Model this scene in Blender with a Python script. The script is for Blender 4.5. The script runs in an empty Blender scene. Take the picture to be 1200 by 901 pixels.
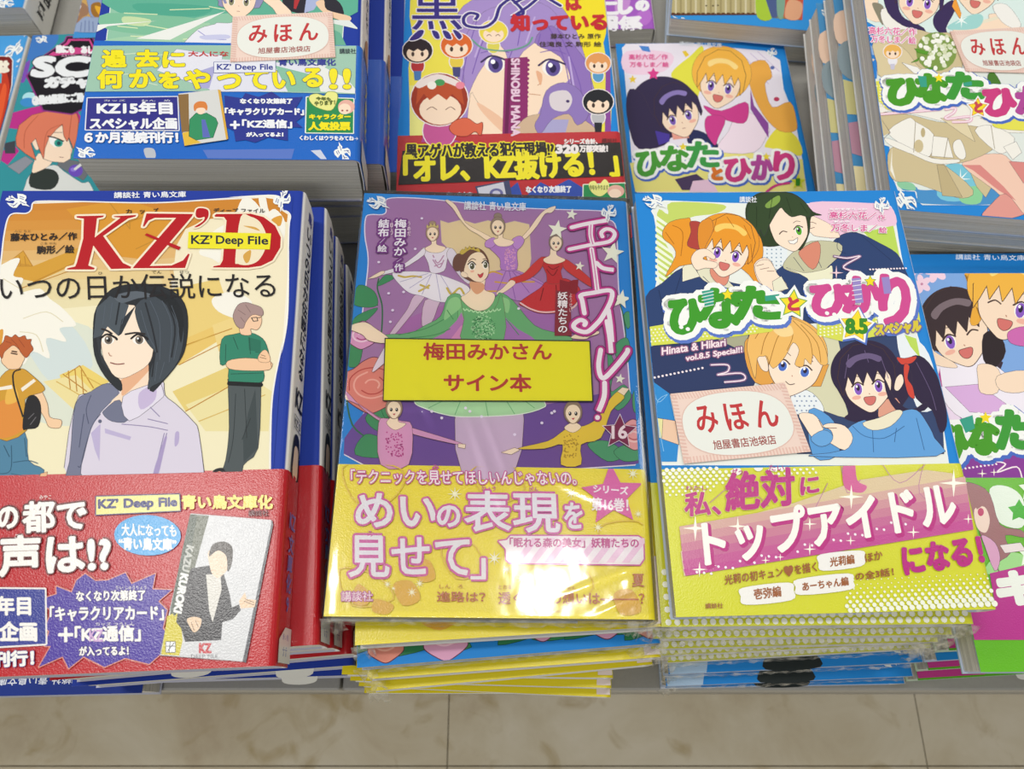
import bpy, math, random
import numpy as np
from mathutils import Matrix, Vector, noise
R = math.radians
SC = bpy.context.scene
MM = 0.001
ZF = 506.0                    # the working datum (z = 0) lies this many mm above the shop floor
ZB = 0.0
F_PX = 925.33                 # focal length in pixels of the 1200 px wide frame
CAM_H = 318.2; PITCH = R(67.2)

# ---------------------------------------------------------------- camera, world, lights, exposure
cd = bpy.data.cameras.new('camera'); cam = bpy.data.objects.new('camera', cd)
SC.collection.objects.link(cam); SC.camera = cam
cam.location = (0, 0, CAM_H*MM); cam.rotation_euler = (math.pi/2-PITCH, 0, 0)
cd.sensor_width = 36; cd.lens = F_PX/1200*36; cd.clip_start = .01; cd.clip_end = 50
cd.dof.use_dof = True; cd.dof.focus_distance = .31; cd.dof.aperture_fstop = 20
w = bpy.data.worlds.new('world'); SC.world = w; w.use_nodes = True
bg = w.node_tree.nodes['Background']; bg.inputs[0].default_value = (1, .985, .955, 1); bg.inputs[1].default_value = .42
def area(name, loc, sx, sy, power, col=(1, .98, .94), rot=(0, 0, 0)):
    l = bpy.data.lights.new(name, 'AREA'); l.shape = 'RECTANGLE'; l.size = sx; l.size_y = sy; l.energy = power; l.color = col
    o = bpy.data.objects.new(name, l); SC.collection.objects.link(o); o.location = loc; o.rotation_euler = rot
    return o
CEIL = 2.11
area('ceiling_lamp', (.30, .39, CEIL), .19, .12, 7)           # the lamp mirrored in the shrink wrap
area('ceiling_lamp', (-.61, .36, CEIL), .34, .22, 15)
area('ceiling_lamp', (-1.5, .9, CEIL), 1.2, .3, 13)
area('ceiling_lamp', (1.5, .9, CEIL), 1.2, .3, 13)
area('ceiling_lamp', (-.2, -1.7, CEIL), 1.2, .3, 30)
area('ceiling_lamp', (0, 2.6, CEIL), 1.2, .3, 9)
SC.view_settings.view_transform = 'Standard'; SC.view_settings.look = 'None'
SC.view_settings.exposure = -.3; SC.view_settings.gamma = 1; SC.view_settings.use_curve_mapping = False

# ---------------------------------------------------------------- helpers
def lin(h):
    if isinstance(h, tuple): return h
    h = h.lstrip('#')
    if len(h) == 3: h = ''.join(c*2 for c in h)
    o = []
    for i in (0, 2, 4):
        c = int(h[i:i+2], 16)/255
        o.append(c/12.92 if c <= .04045 else ((c+.055)/1.055)**2.4)
    return tuple(o)+(1.0,)
def new_mat(name):
    m = bpy.data.materials.new(name); m.use_nodes = True
    return m, m.node_tree.nodes, m.node_tree.links, m.node_tree.nodes['Principled BSDF']
def ink_mat(name, rough, coat=0.0, bump=0.0, bscale=2500, spec=.5):
    m, n, l, b = new_mat(name)
    a = n.new('ShaderNodeAttribute'); a.attribute_name = 'Col'; l.new(a.outputs['Color'], b.inputs['Base Color'])
    b.inputs['Roughness'].default_value = rough; b.inputs['Specular IOR Level'].default_value = spec
    b.inputs['Coat Weight'].default_value = coat; b.inputs['Coat Roughness'].default_value = .18
    if bump:
        t = n.new('ShaderNodeTexNoise'); t.inputs['Scale'].default_value = bscale; t.inputs['Detail'].default_value = 1
        g = n.new('ShaderNodeNewGeometry'); l.new(g.outputs['Position'], t.inputs['Vector'])
        k = n.new('ShaderNodeBump'); k.inputs['Strength'].default_value = bump; k.inputs['Distance'].default_value = .0002
        l.new(t.outputs['Fac'], k.inputs['Height']); l.new(k.outputs['Normal'], b.inputs['Normal'])
    return m
M_COVER = ink_mat('printed_cover_paper', .48, 0, .1, 1500, .17)
M_OBI = ink_mat('printed_band_paper', .27, 0, .3, 1900, .5)
M_LABEL = ink_mat('printed_label_paper', .6, 0, .1, 900, .3)
def page_mat():
    m, n, l, b = new_mat('page_edges')
    tc = n.new('ShaderNodeTexCoord'); mp = n.new('ShaderNodeMapping'); mp.inputs['Scale'].default_value = (9, 9, 5200)
    t = n.new('ShaderNodeTexNoise'); t.inputs['Scale'].default_value = 1; t.inputs['Detail'].default_value = 3
    r = n.new('ShaderNodeValToRGB'); r.color_ramp.elements[0].position = .3; r.color_ramp.elements[1].position = .62
    r.color_ramp.elements[0].color = lin('a9a79e'); r.color_ramp.elements[1].color = lin('dbd9d1')
    l.new(tc.outputs['Object'], mp.inputs['Vector']); l.new(mp.outputs[0], t.inputs['Vector'])
    l.new(t.outputs['Fac'], r.inputs[0]); l.new(r.outputs[0], b.inputs['Base Color'])
    k = n.new('ShaderNodeBump'); k.inputs['Strength'].default_value = .25; k.inputs['Distance'].default_value = .0003
    l.new(t.outputs['Fac'], k.inputs['Height']); l.new(k.outputs['Normal'], b.inputs['Normal'])
    b.inputs['Roughness'].default_value = .85; b.inputs['Specular IOR Level'].default_value = .15
    return m
M_PAGES = page_mat()
def film_mat():
    m, n, l, b = new_mat('clear_shrink_film'); n.remove(b)
    tr = n.new('ShaderNodeBsdfTransparent'); tr.inputs[0].default_value = (.995, .995, .995, 1)
    gl = n.new('ShaderNodeBsdfGlossy'); gl.inputs['Roughness'].default_value = .10
    fr = n.new('ShaderNodeFresnel'); fr.inputs['IOR'].default_value = 1.5
    mx = n.new('ShaderNodeMixShader')
    t = n.new('ShaderNodeTexNoise'); t.inputs['Scale'].default_value = 26; t.inputs['Detail'].default_value = 3
    mp = n.new('ShaderNodeMapping'); mp.inputs['Scale'].default_value = (1.6, .8, 1)
    g = n.new('ShaderNodeNewGeometry'); l.new(g.outputs['Position'], mp.inputs['Vector']); l.new(mp.outputs[0], t.inputs['Vector'])
    k = n.new('ShaderNodeBump'); k.inputs['Strength'].default_value = .35; k.inputs['Distance'].default_value = .0016
    l.new(t.outputs['Fac'], k.inputs['Height']); l.new(k.outputs['Normal'], gl.inputs['Normal'])
    ml = n.new('ShaderNodeMath'); ml.operation = 'MULTIPLY_ADD'; ml.inputs[1].default_value = .9; ml.inputs[2].default_value = .0
    l.new(fr.outputs[0], ml.inputs[0]); l.new(ml.outputs[0], mx.inputs[0])
    l.new(tr.outputs[0], mx.inputs[1]); l.new(gl.outputs[0], mx.inputs[2]); l.new(mx.outputs[0], n['Material Output'].inputs[0])
    return m
M_FILM = film_mat()
def crumple_mat():
    m, n, l, b = new_mat('crumpled_film'); n.remove(b)
    tr = n.new('ShaderNodeBsdfTransparent'); tr.inputs[0].default_value = (.95, .95, .94, 1)
    gl = n.new('ShaderNodeBsdfGlossy'); gl.inputs['Roughness'].default_value = .12
    df = n.new('ShaderNodeBsdfDiffuse'); df.inputs[0].default_value = (.8, .8, .76, 1)
    a = n.new('ShaderNodeMixShader'); a.inputs[0].default_value = .55; c = n.new('ShaderNodeMixShader')
    t = n.new('ShaderNodeTexNoise'); t.inputs['Scale'].default_value = 260; t.inputs['Detail'].default_value = 3
    g = n.new('ShaderNodeNewGeometry'); l.new(g.outputs['Position'], t.inputs['Vector'])
    r = n.new('ShaderNodeValToRGB'); r.color_ramp.elements[0].position = .42; r.color_ramp.elements[1].position = .68
    r.color_ramp.elements[0].color = (.06, .06, .06, 1); r.color_ramp.elements[1].color = (.5, .5, .5, 1)
    l.new(t.outputs['Fac'], r.inputs[0]); l.new(r.outputs[0], c.inputs[0])
    l.new(gl.outputs[0], a.inputs[1]); l.new(df.outputs[0], a.inputs[2])
    l.new(tr.outputs[0], c.inputs[1]); l.new(a.outputs[0], c.inputs[2]); l.new(c.outputs[0], n['Material Output'].inputs[0])
    return m
M_CRUMPLE = crumple_mat()

def mesh_obj(name, V, F, mat, parent=None, cols=None, smooth=False):
    """V in millimetres, one mesh object"""
    me = bpy.data.meshes.new(name)
    V = np.asarray(V, float)*MM
    me.from_pydata(V.tolist(), [], F)
    if cols is not None:
        at = me.color_attributes.new('Col', 'FLOAT_COLOR', 'POINT')
        at.data.foreach_set('color', np.asarray(cols, np.float32).ravel())
    me.materials.append(mat)
    if smooth: me.polygons.foreach_set('use_smooth', [True]*len(me.polygons))
    me.update()
    o = bpy.data.objects.new(name, me); SC.collection.objects.link(o)
    if parent: o.parent = parent
    return o
def box(V, F, x0, x1, y0, y1, z0, z1):
    b = len(V)
    V += [(x, y, z) for z in (z0, z1) for y in (y0, y1) for x in (x0, x1)]
    F += [(b, b+2, b+3, b+1), (b+4, b+5, b+7, b+6), (b, b+1, b+5, b+4), (b+2, b+6, b+7, b+3), (b, b+4, b+6, b+2), (b+1, b+3, b+7, b+5)]
def ray(px, py):
    """world direction through a pixel of the 1200x901 frame; camera at (0,0,CAM_H)"""
    a, b = (px-600)/F_PX, (450.5-py)/F_PX
    c, s = math.cos(PITCH), math.sin(PITCH)
    return Vector((a, c+b*s, -s+b*c))
def at_z(px, py, z):
    d = ray(px, py); t = (z-CAM_H)/d.z
    return d.x*t, d.y*t

BW, BH = 113.0, 174.0
def book_matrix(X, Y, ztop, yaw, tx, ty, T):
    m = Matrix.Rotation(R(yaw), 4, 'Z') @ Matrix.Rotation(R(tx), 4, 'X') @ Matrix.Rotation(R(ty), 4, 'Y')
    return Matrix.Translation((X, Y, ztop)) @ m @ Matrix.Translation((0, 0, -T))     # origin: centre of the underside
class Book: pass
def make_book(label, X, Y, ztop, yaw=0, tx=0, ty=0, T=14, front='1c7fce', spine='f4f2ea', back=None, obi=None, obi_h=52,
              obi_spine=None, group=None, parts=None, name='paperback_book', flip=False, w=BW, h=BH, lift0=.12):
    b = Book(); b.T = T; b.w, b.h = w, h
    b.M = book_matrix(X, Y, ztop, yaw + (180 if flip else 0), tx, ty, T)
    b.inv = b.M.inverted()
    r = bpy.data.objects.new(name, None); SC.collection.objects.link(r); b.root = r
    r.empty_display_size = .02
    W4 = b.M.copy(); W4.translation = (W4.translation+Vector((0, 0, 0)))*MM
    r.matrix_world = W4
    r['label'] = label; r['category'] = 'book'
    if group: r['group'] = group
    b.lift = T+lift0
    if parts:                       # copy the parts of an equal book
        for o in parts.root.children:
            c = o.copy(); SC.collection.objects.link(c); c.parent = r
            for g in o.children:
                d = g.copy(); SC.collection.objects.link(d); d.parent = c
        return b
    hw, hh = w/2, h/2
    # jacket: folded sheet around front, spine and back
    def sleeve(nm, off, th, y0, y1, cf, cs, cb, mat, fe=0.0):
        prof = []; rr = min(2.6, T*.25)
        zt, zb = T+off, -off
        xe = -hw-off*.3+fe
        prof.append((xe, zt, cf))
        prof.append((hw-rr-.01, zt, cf))
        for i in range(6):
            a = i/5*math.pi/2
            prof.append((hw-rr+(rr+off)*math.sin(a), zt-rr-off+(rr+off)*math.cos(a), cf if i < 3 else cs))
        prof.append((hw+off+.35, T/2, cs))
        for i in range(6):
            a = i/5*math.pi/2
            prof.append((hw-rr+(rr+off)*math.cos(a), zb+rr+off-(rr+off)*math.sin(a), cs if i < 5 else cb))
        prof.append((hw-rr-.01, zb, cb)); prof.append((xe, zb, cb))
        n = len(prof); V = []; C = []; Fc = []
        # inner offset
        inn = []
        for i, (x, z, c) in enumerate(prof):
            p0 = prof[max(0, i-1)]; p1 = prof[min(n-1, i+1)]
            tx_, tz_ = p1[0]-p0[0], p1[1]-p0[1]; L = math.hypot(tx_, tz_) or 1
            inn.append((x+tz_/L*th, z-tx_/L*th, c))
        loops = []
        for y in (y0, y1):
            for P in (prof, inn):
                loops.append(len(V))
                for (x, z, c) in P: V.append((x, y, z)); C.append(c if P is prof else tuple(.35*v+.5 for v in c[:3])+(1,))
        a0, b0, a1, b1 = loops
        for i in range(n-1):
            Fc.append((a0+i, a0+i+1, a1+i+1, a1+i)); Fc.append((b0+i, b1+i, b1+i+1, b0+i+1))
            Fc.append((a0+i, b0+i, b0+i+1, a0+i+1)); Fc.append((a1+i, a1+i+1, b1+i+1, b1+i))
        Fc.append((a0, a1, b1, b0)); Fc.append((a0+n-1, b0+n-1, b1+n-1, a1+n-1))
        return mesh_obj(nm, V, Fc, mat, r, C)
    f, s_ = lin(front), lin(spine); bk = lin(back or front)
    b.cover = sleeve('cover', 0, .35, -hh, hh, f, s_, bk, M_COVER)
    # pages
    V = []; Fc = []
    n = max(3, int(T/3)); zz = [.45+(T-.9)*i/n for i in range(n+1)]
    rnd = random.Random(int(X*7+Y*3+ztop))
    for i in range(n):
        j = rnd.uniform(0, .5); k = rnd.uniform(0, .4)
        box(V, Fc, -hw+.7+k, hw-1.2, -hh+.5+j, hh-.9, zz[i], zz[i+1]-(.0 if i == n-1 else .03))
    b.pages = mesh_obj('page_block', V, Fc, M_PAGES, r)
    if obi:
        b.obi = sleeve('paper_band', .22, .18, -hh-.05, -hh+.6+obi_h, lin(obi), lin(obi_spine or obi), lin(obi), M_OBI)
    return b

# ---------------------------------------------------------------- glyphs
_G = {}
def glyph(ch):
    if ch in _G: return _G[ch]
    cu = bpy.data.curves.new('g', 'FONT'); cu.size = 1; cu.resolution_u = 3; cu.body = ch
    o = bpy.data.objects.new('g', cu); m = o.to_mesh()
    V = np.array([v.co[:2] for v in m.vertices]).reshape(-1, 2); F = [tuple(p.vertices) for p in m.polygons]
    o.to_mesh_clear()
    cu.body = ch+ch; m = o.to_mesh()
    adv = (max(v.co.x for v in m.vertices)-V[:, 0].max()) if len(V) else .3
    o.to_mesh_clear(); bpy.data.objects.remove(o); bpy.data.curves.remove(cu)
    cnt = {}
    for f in F:
        for i in range(len(f)):
            e = (f[i], f[(i+1) % len(f)]); k = (min(e), max(e)); cnt[k] = cnt.get(k, 0)+1
    E = np.array([k for k, c in cnt.items() if c == 1], int).reshape(-1, 2)
    _G[ch] = (V, F, E, adv); return _G[ch]
def layout(s, vert):
    VV = []; FF = []; EE = []; x = 0; y = 0; base = 0
    for ch in s:
        if ch in ' 　':
            x += .33 if ch == ' ' else 1; y -= .5; continue
        V, F, E, adv = glyph(ch)
        V = V.copy()
        if vert:
            if ch in 'ー「」―（）/／':
                c = np.array([.5, .38]); d = V-c; V = np.stack([d[:, 1], -d[:, 0]], 1)+c
            if ch in '、。': V = V+np.array([.55, .55])
            V = V+np.array([0 if adv > .8 else (1-adv)/2, y]); y -= 1
        else:
            V = V+np.array([x, 0]); x += adv
        VV.append(V); FF += [tuple(i+base for i in f) for f in F]; EE.append(E+base); base += len(V)
    return np.concatenate(VV), FF, np.concatenate(EE)

# ---------------------------------------------------------------- print painter
STEP = .0009
def cr(P, closed=True, n=4):
    P = [np.array(p, float) for p in P]; m = len(P); out = []
    if m < 3: return P
    for i in range(m if closed else m-1):
        if closed: a, b, c, d = P[i-1], P[i], P[(i+1) % m], P[(i+2) % m]
        else: a, b, c, d = P[max(0, i-1)], P[i], P[i+1], P[min(m-1, i+2)]
        if np.abs(b-c).max() < 1e-9: continue
        for k in range(n):
            t = k/n
            out.append(.5*((2*b)+(-a+c)*t+(2*a-5*b+4*c-d)*t*t+(-a+3*b-3*c+d)*t**3))
    if not closed: out.append(P[-1])
    return out
def clip_poly(P, x0, y0, x1, y1):
    for ax, lim, sg in ((0, x0, 1), (0, x1, -1), (1, y0, 1), (1, y1, -1)):
        out = []; n = len(P)
        for i in range(n):
            a, b = P[i], P[(i+1) % n]; ia, ib = (a[ax]-lim)*sg >= 0, (b[ax]-lim)*sg >= 0
            if ia: out.append(a)
            if ia != ib:
                t = (lim-a[ax])/(b[ax]-a[ax]); out.append(a+(b-a)*t)
        P = out
        if len(P) < 3: return []
    return P
def pts(s):
    if isinstance(s, str): return [tuple(float(v) for v in q.split(',')) for q in s.split()]
    return list(s)
class Print:
    def __init__(p, book, name, mat=None, plane='top', parent=None):
        p.b = book; p.mat = mat or M_COVER; p.parent = parent or book.root; p.plane = plane
        p.slift = .06
        if plane == 'top': p.bounds = (-book.w/2, -book.h/2, book.w/2, book.h/2)
        p.fr = None; p.clip = None; p.start(name)
    def start(p, name): p.name = name; p.V = []; p.F = []; p.C = []; p.n = 0
    def f(p, x0=None, y0=None, s=1):
        p.fr = None if x0 is None else (x0, y0, s); return p
    def m(p, q):
        """frame point -> local mm on the printed plane"""
        if p.fr is None: return np.array((q[0], q[1]), float)
        x0, y0, s = p.fr
        d = ray(x0+q[0]*s, y0+q[1]*s); o = Vector((0, 0, CAM_H))
        o2 = p.b.inv @ o; d2 = p.b.inv.to_3x3() @ d
        t = (p.b.lift-o2.z)/d2.z
        return np.array((o2.x+d2.x*t, o2.y+d2.y*t))
    def emit(p, A, F, col, jit=None):
        A = np.asarray(A, float)
        if not len(A): return
        if p.plane == 'top':
            p.b.lift += STEP; V3 = np.column_stack([A, np.full(len(A), p.b.lift)+(0 if jit is None else jit)])
            if jit is not None: p.b.lift += STEP*1.2
        else:                                    # spine: a from front cover towards back, b up the book
            p.slift += STEP; V3 = np.column_stack([np.full(len(A), p.b.w/2+.40+p.slift), A[:, 1]-p.b.h/2, p.b.T-A[:, 0]])
        p.V.append(V3); p.F += [tuple(i+p.n for i in f) for f in F]; p.n += len(A)
        p.C.append(np.tile(np.array(lin(col)), (len(A), 1)))
    def poly(p, P, col, sm=0, ol=None, raw=False):
        P = pts(P)
        P = [p.m(q) for q in P] if not raw else [np.array(q, float) for q in P]
        if sm or (ol and ol[0] <= .18 and not raw and len(P) > 4): P = cr(P, True, 4 if sm else 3)
        if ol: p.ribbon(P, ol[0]*2, ol[1], True)
        if p.clip: P = clip_poly(P, *p.clip)
        if len(P) >= 3: p.emit(P, [tuple(range(len(P)))], col)
    def quads(p, Q, col):
        """Q (n,4,2) local"""
        if p.clip is not None and len(Q):
            Q = Q.copy(); Q[..., 0] = Q[..., 0].clip(p.clip[0], p.clip[2]); Q[..., 1] = Q[..., 1].clip(p.clip[1], p.clip[3])
        n = len(Q); p.emit(Q.reshape(-1, 2), [(4*i, 4*i+1, 4*i+2, 4*i+3) for i in range(n)], col, np.repeat((np.arange(n) % 7)*(STEP*.17), 4))
    def segs(p, A, B, w, col):
        D = B-A; L = np.hypot(D[:, 0], D[:, 1]); k = L > 1e-6; A, B, D, L = A[k], B[k], D[k], L[k]
        if not len(A): return
        U = D/L[:, None]*(w/2); N = np.stack([-U[:, 1], U[:, 0]], 1)
        e = .42; A2, B2 = A-U*e, B+U*e
        # hexagonal caps: two overlapping quads per segment
        Q1 = np.stack([A2+N, A2-N, B2-N, B2+N], 1) if w < .5 else np.stack([A+N, A-N, B-N, B+N], 1)
        p.quads(Q1, col)
        if w >= .5:
            C = np.concatenate([A, B]) if len(A) < 3 else A; r = w/2          # round joins
            if p.clip is not None: C = C[(C[:, 0] > p.clip[0]) & (C[:, 0] < p.clip[2]) & (C[:, 1] > p.clip[1]) & (C[:, 1] < p.clip[3])]
            n = len(C)
            if n:
                th = np.arange(8)*math.pi/4+.39; O = C[:, None, :]+r*np.stack([np.cos(th), np.sin(th)], 1)[None]
                p.emit(O.reshape(-1, 2), [tuple(range(8*i, 8*i+8)) for i in range(n)], col, np.repeat((np.arange(n) % 11)*(STEP*.11), 8))
    def ribbon(p, P, w, col, closed=False):
        P = np.array(P); B = np.roll(P, -1, 0)
        if not closed: P, B = P[:-1], B[:-1]
        p.segs(P, B, w, col)
    def line(p, P, w, col, sm=1, closed=False):
        P = [p.m(q) for q in pts(P)]
        if sm and len(P) > 2: P = cr(P, closed)
        p.ribbon(P, w, col, closed)
    def lines(p, LL, w, col, sm=1):
        for L in LL.split('|'): p.line(L, w, col, sm)
    def ell(p, cx, cy, rx, ry, col, ang=0, n=20, ol=None):
        c, s = math.cos(R(ang)), math.sin(R(ang))
        p.poly([(cx+rx*math.cos(t)*c-ry*math.sin(t)*s, cy+rx*math.cos(t)*s+ry*math.sin(t)*c) for t in [2*math.pi*i/n for i in range(n)]], col, 0, ol)
    def star(p, cx, cy, r, col, k=.45, n=5, ang=-90, ol=None):
        p.poly([(cx+(r if i % 2 == 0 else r*k)*math.cos(R(ang+180*i/n)), cy+(r if i % 2 == 0 else r*k)*math.sin(R(ang+180*i/n))) for i in range(2*n)], col, 0, ol)
    def spark(p, cx, cy, r, col='fffbe8', n=4): p.star(cx, cy, r, col, .16, n)
    def text(p, s, bl, br, tl, col, b=0, ols=(), vert=False):
        V, F, E = layout(s, vert)
        mn, mx = V.min(0), V.max(0); Q = (V-mn)/np.maximum(mx-mn, 1e-6)
        o = p.m(bl); ex = p.m(br)-o; ey = p.m(tl)-o
        A = o+Q[:, :1]*ex+Q[:, 1:]*ey
        for (w_, c_) in ols: p.segs(A[E[:, 0]], A[E[:, 1]], w_*2, c_)
        if b: p.segs(A[E[:, 0]], A[E[:, 1]], b*2, col)
        p.emit(A, F, col)
    def t(p, s, x0, y0, x1, y1, col, b=0, ols=(), dy=0, sh=0, vert=False):
        p.text(s, (x0, y1), (x1, y1+dy), (x0+sh, y0), col, b, ols, vert)
    def dots(p, P, r, col, n=8):
        A = []; F = []
        for q in pts(P):
            c = p.m(q); rr = q[2] if len(q) > 2 else r; b0 = len(A)
            if p.clip and not (p.clip[0] < c[0] < p.clip[2] and p.clip[1] < c[1] < p.clip[3]): continue
            for i in range(n): A.append((c[0]+rr*math.cos(2*math.pi*i/n), c[1]+rr*math.sin(2*math.pi*i/n)))
            F.append(tuple(range(b0, b0+n)))
        if A: p.emit(A, F, col)
    def grad(p, x0, y0, x1, y1, c0, c1, n=12, vert=True):
        """smooth printed blend between two inks (local mm rectangle)"""
        c0, c1 = np.array(lin(c0)), np.array(lin(c1)); A = []; C = []; F = []
        for i in range(n+1):
            t = i/n
            if vert: A += [(x0, y0+(y1-y0)*t), (x1, y0+(y1-y0)*t)]
            else: A += [(x0+(x1-x0)*t, y0), (x0+(x1-x0)*t, y1)]
            C += [c0+(c1-c0)*t]*2
            if i: F.append((2*i-2, 2*i-1, 2*i+1, 2*i))
        p.emit(A, F, 'fff'); p.C[-1] = np.array(C)
    def done(p, label=None, kind=None):
        if not p.n: return None
        o = mesh_obj(p.name, np.concatenate(p.V), p.F, p.mat, p.parent, np.concatenate(p.C))
        if label: o['label'] = label
        return o
    def next(p, name, mat=None, label=None, parent=None):
        o = p.done(label)
        if mat: p.mat = mat
        if parent: p.parent = parent
        p.start(name); return o
    # stock motifs -------------------------------------------------
    def bird(p, x, y, s, ang=0, mir=1, eng='1c5da6'):
        """flying bird emblem; s = wing span in mm, head towards -y"""
        B = [(-.42, .33), (-.32, .42), (-.28, .36), (-.22, .48), (-.18, .38), (-.12, .46), (-.06, .3), (.0, .2), (.06, .18), (.1, .44), (.3, .32), (.4, .18), (.38, .06),
             (.28, -.04), (.34, -.12), (.3, -.22), (.4, -.42), (.24, -.28), (.14, -.22), (.12, -.1), (.02, -.14), (-.1, -.24), (-.24, -.18), (-.34, -.02), (-.4, .18), (-.26, .08), (-.18, .02), (-.08, .1), (-.14, .18), (-.3, .22)]
        c0 = p.m((x, y)); c, sn = math.cos(R(ang)), math.sin(R(ang)); save = p.fr; p.fr = None
        tr = lambda q: (c0[0]+s*(q[0]*mir*c-q[1]*sn), c0[1]+s*(q[0]*mir*sn+q[1]*c))
        p.poly([tr(q) for q in B], 'eef1ee')
        for L in (((-.28, -.0), (-.12, -.1)), ((.16, .26), (.3, .12)), ((.13, .18), (.26, .04)), ((-.3, .28), (-.12, .3)), ((.1, .0), (.26, -.2)), ((-.22, -.12), (-.02, -.02)), ((-.22, .38), (-.08, .22))):
            p.line([tr(q) for q in L], s*.028, eng, 0)
        p.fr = save
    def head(p, cx, cy, s, ang, skin='f3d9bf', hair='333', eye='6a4a9a', mouth='o', wink=0, blush=True, bangs=1, line='4a3530', hi=None, turn=0, eh=1):
        """plain generic cartoon head; s = face width in frame units"""
        c, sn = math.cos(R(ang)), math.sin(R(ang))
        T = lambda q: (cx+s*((q[0])*c-q[1]*sn), cy+s*((q[0])*sn+q[1]*c))
        P = lambda s_: [T(q) for q in pts(s_)]
        k = np.linalg.norm(p.m(T((1, 0)))-p.m(T((0, 0))))     # mm per face width
        p.poly(P('-.5,-.3 -.49,.08 -.4,.32 -.14,.56 0,.62 .14,.56 .4,.32 .49,.08 .5,-.3 .3,-.6 -.3,-.6'), skin, 1, (k*.012, line))
        o = turn
        for sx in (-1, 1):
            ex = sx*.22+o
            if wink == sx: p.line(P('%f,.06 %f,.0 %f,.05' % (ex-.11, ex, ex+.11)), k*.028, line); continue
            p.poly(P(' '.join('%f,%f' % (ex+.105*math.cos(a), .09+.135*eh*math.sin(a)) for a in [i*math.pi/6 for i in range(12)])), 'fbf8f4')
            p.poly(P(' '.join('%f,%f' % (ex+.082*math.cos(a), .095+.128*eh*math.sin(a)) for a in [i*math.pi/6 for i in range(12)])), eye)
            p.poly(P(' '.join('%f,%f' % (ex+.04*math.cos(a), .07+.065*eh*math.sin(a)) for a in [i*math.pi/4 for i in range(8)])), '2a2038')
            p.poly(P(' '.join('%f,%f' % (ex-.025+.024*math.cos(a), .035+.03*math.sin(a)) for a in [i*math.pi/3 for i in range(6)])), 'ffffff')
            p.line(P('%f,%f %f,%f %f,%f' % (ex-.13, .03, ex, -.05*eh, ex+.13, .03)), k*.03, line)
            p.line(P('%f,%f %f,%f %f,%f' % (ex-.1, -.15, ex, -.18, ex+.1, -.14)), k*.014, line)
            if blush: p.poly(P(' '.join('%f,%f' % (ex+sx*.06+.1*math.cos(a), .27+.045*math.sin(a)) for a in [i*math.pi/5 for i in range(10)])), 'efb4a0')
        p.line(P('%f,.22 %f,.235' % (o*1.2, o*1.2+.01)), k*.02, 'b98068', 0)
        if mouth == 'o': p.poly(P('%f,.3 %f,.29 %f,.31 %f,.42 %f,.47 %f,.42' % (o-.12, o, o+.12, o+.09, o, o-.09)), 'd4736c', 1, (k*.01, line))
        elif mouth == 's': p.line(P('%f,.36 %f,.4 %f,.36' % (o-.09, o, o+.09)), k*.016, line)
        elif mouth == 'g': p.poly(P('%f,.3 %f,.33 %f,.28 %f,.38 %f,.42 %f,.38' % (o-.13, o, o+.14, o+.1, o, o-.1)), 'f6f4ee', 0, (k*.012, line))
        elif mouth == '.': p.line(P('%f,.38 %f,.385' % (o-.04, o+.04)), k*.018, 'a05a50', 0)
        if bangs:
            p.poly(P('-.56,.18 -.62,-.2 -.5,-.6 -.2,-.84 .1,-.86 .42,-.68 .6,-.32 .6,.1 .54,.2 .5,-.1 .42,-.24 .36,-.02 .24,-.26 .12,-.0 .02,-.26 -.1,.0 -.2,-.26 -.32,-.0 -.4,-.22 -.48,.0'), hair, 0, (k*.012, line))
            if hi: p.poly(P('-.4,-.5 -.2,-.62 .1,-.64 .36,-.52 .3,-.42 .1,-.52 -.16,-.5 -.34,-.38'), hi, 1)
def quickprint(b, name, mat=None, plane='top'): return Print(b, name, mat, plane)
# ---------------------------------------------------------------- floor and display table
def tile_mat():
    m, n, l, b = new_mat('marbled_vinyl_tile')
    g = n.new('ShaderNodeNewGeometry')
    t = n.new('ShaderNodeTexNoise'); t.inputs['Scale'].default_value = 9; t.inputs['Detail'].default_value = 8; t.inputs['Roughness'].default_value = .62; t.inputs['Distortion'].default_value = .5
    l.new(g.outputs['Position'], t.inputs['Vector'])
    r = n.new('ShaderNodeValToRGB'); e = r.color_ramp.elements
    e[0].position = .28; e[0].color = lin('c4b498'); e[1].position = .72; e[1].color = lin('e2d9c5')
    x = e.new(.42); x.color = lin('d2c6ab'); x = e.new(.55); x.color = lin('dad0b8')
    l.new(t.outputs['Fac'], r.inputs[0])
    t2 = n.new('ShaderNodeTexNoise'); t2.inputs['Scale'].default_value = 21; t2.inputs['Detail'].default_value = 5; t2.inputs['Distortion'].default_value = 1.2
    l.new(g.outputs['Position'], t2.inputs['Vector'])
    r2 = n.new('ShaderNodeValToRGB'); r2.color_ramp.elements[0].position = .56; r2.color_ramp.elements[1].position = .74
    l.new(t2.outputs['Fac'], r2.inputs[0])
    mx = n.new('ShaderNodeMix'); mx.data_type = 'RGBA'; mx.inputs[7].default_value = lin('a89058')
    ml = n.new('ShaderNodeMath'); ml.operation = 'MULTIPLY'; ml.inputs[1].default_value = .6; l.new(r2.outputs[0], ml.inputs[0])
    l.new(ml.outputs[0], mx.inputs[0]); l.new(r.outputs[0], mx.inputs[6]); l.new(mx.outputs[2], b.inputs['Base Color'])
    b.inputs['Roughness'].default_value = .5; b.inputs['Specular IOR Level'].default_value = .25
    return m
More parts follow.
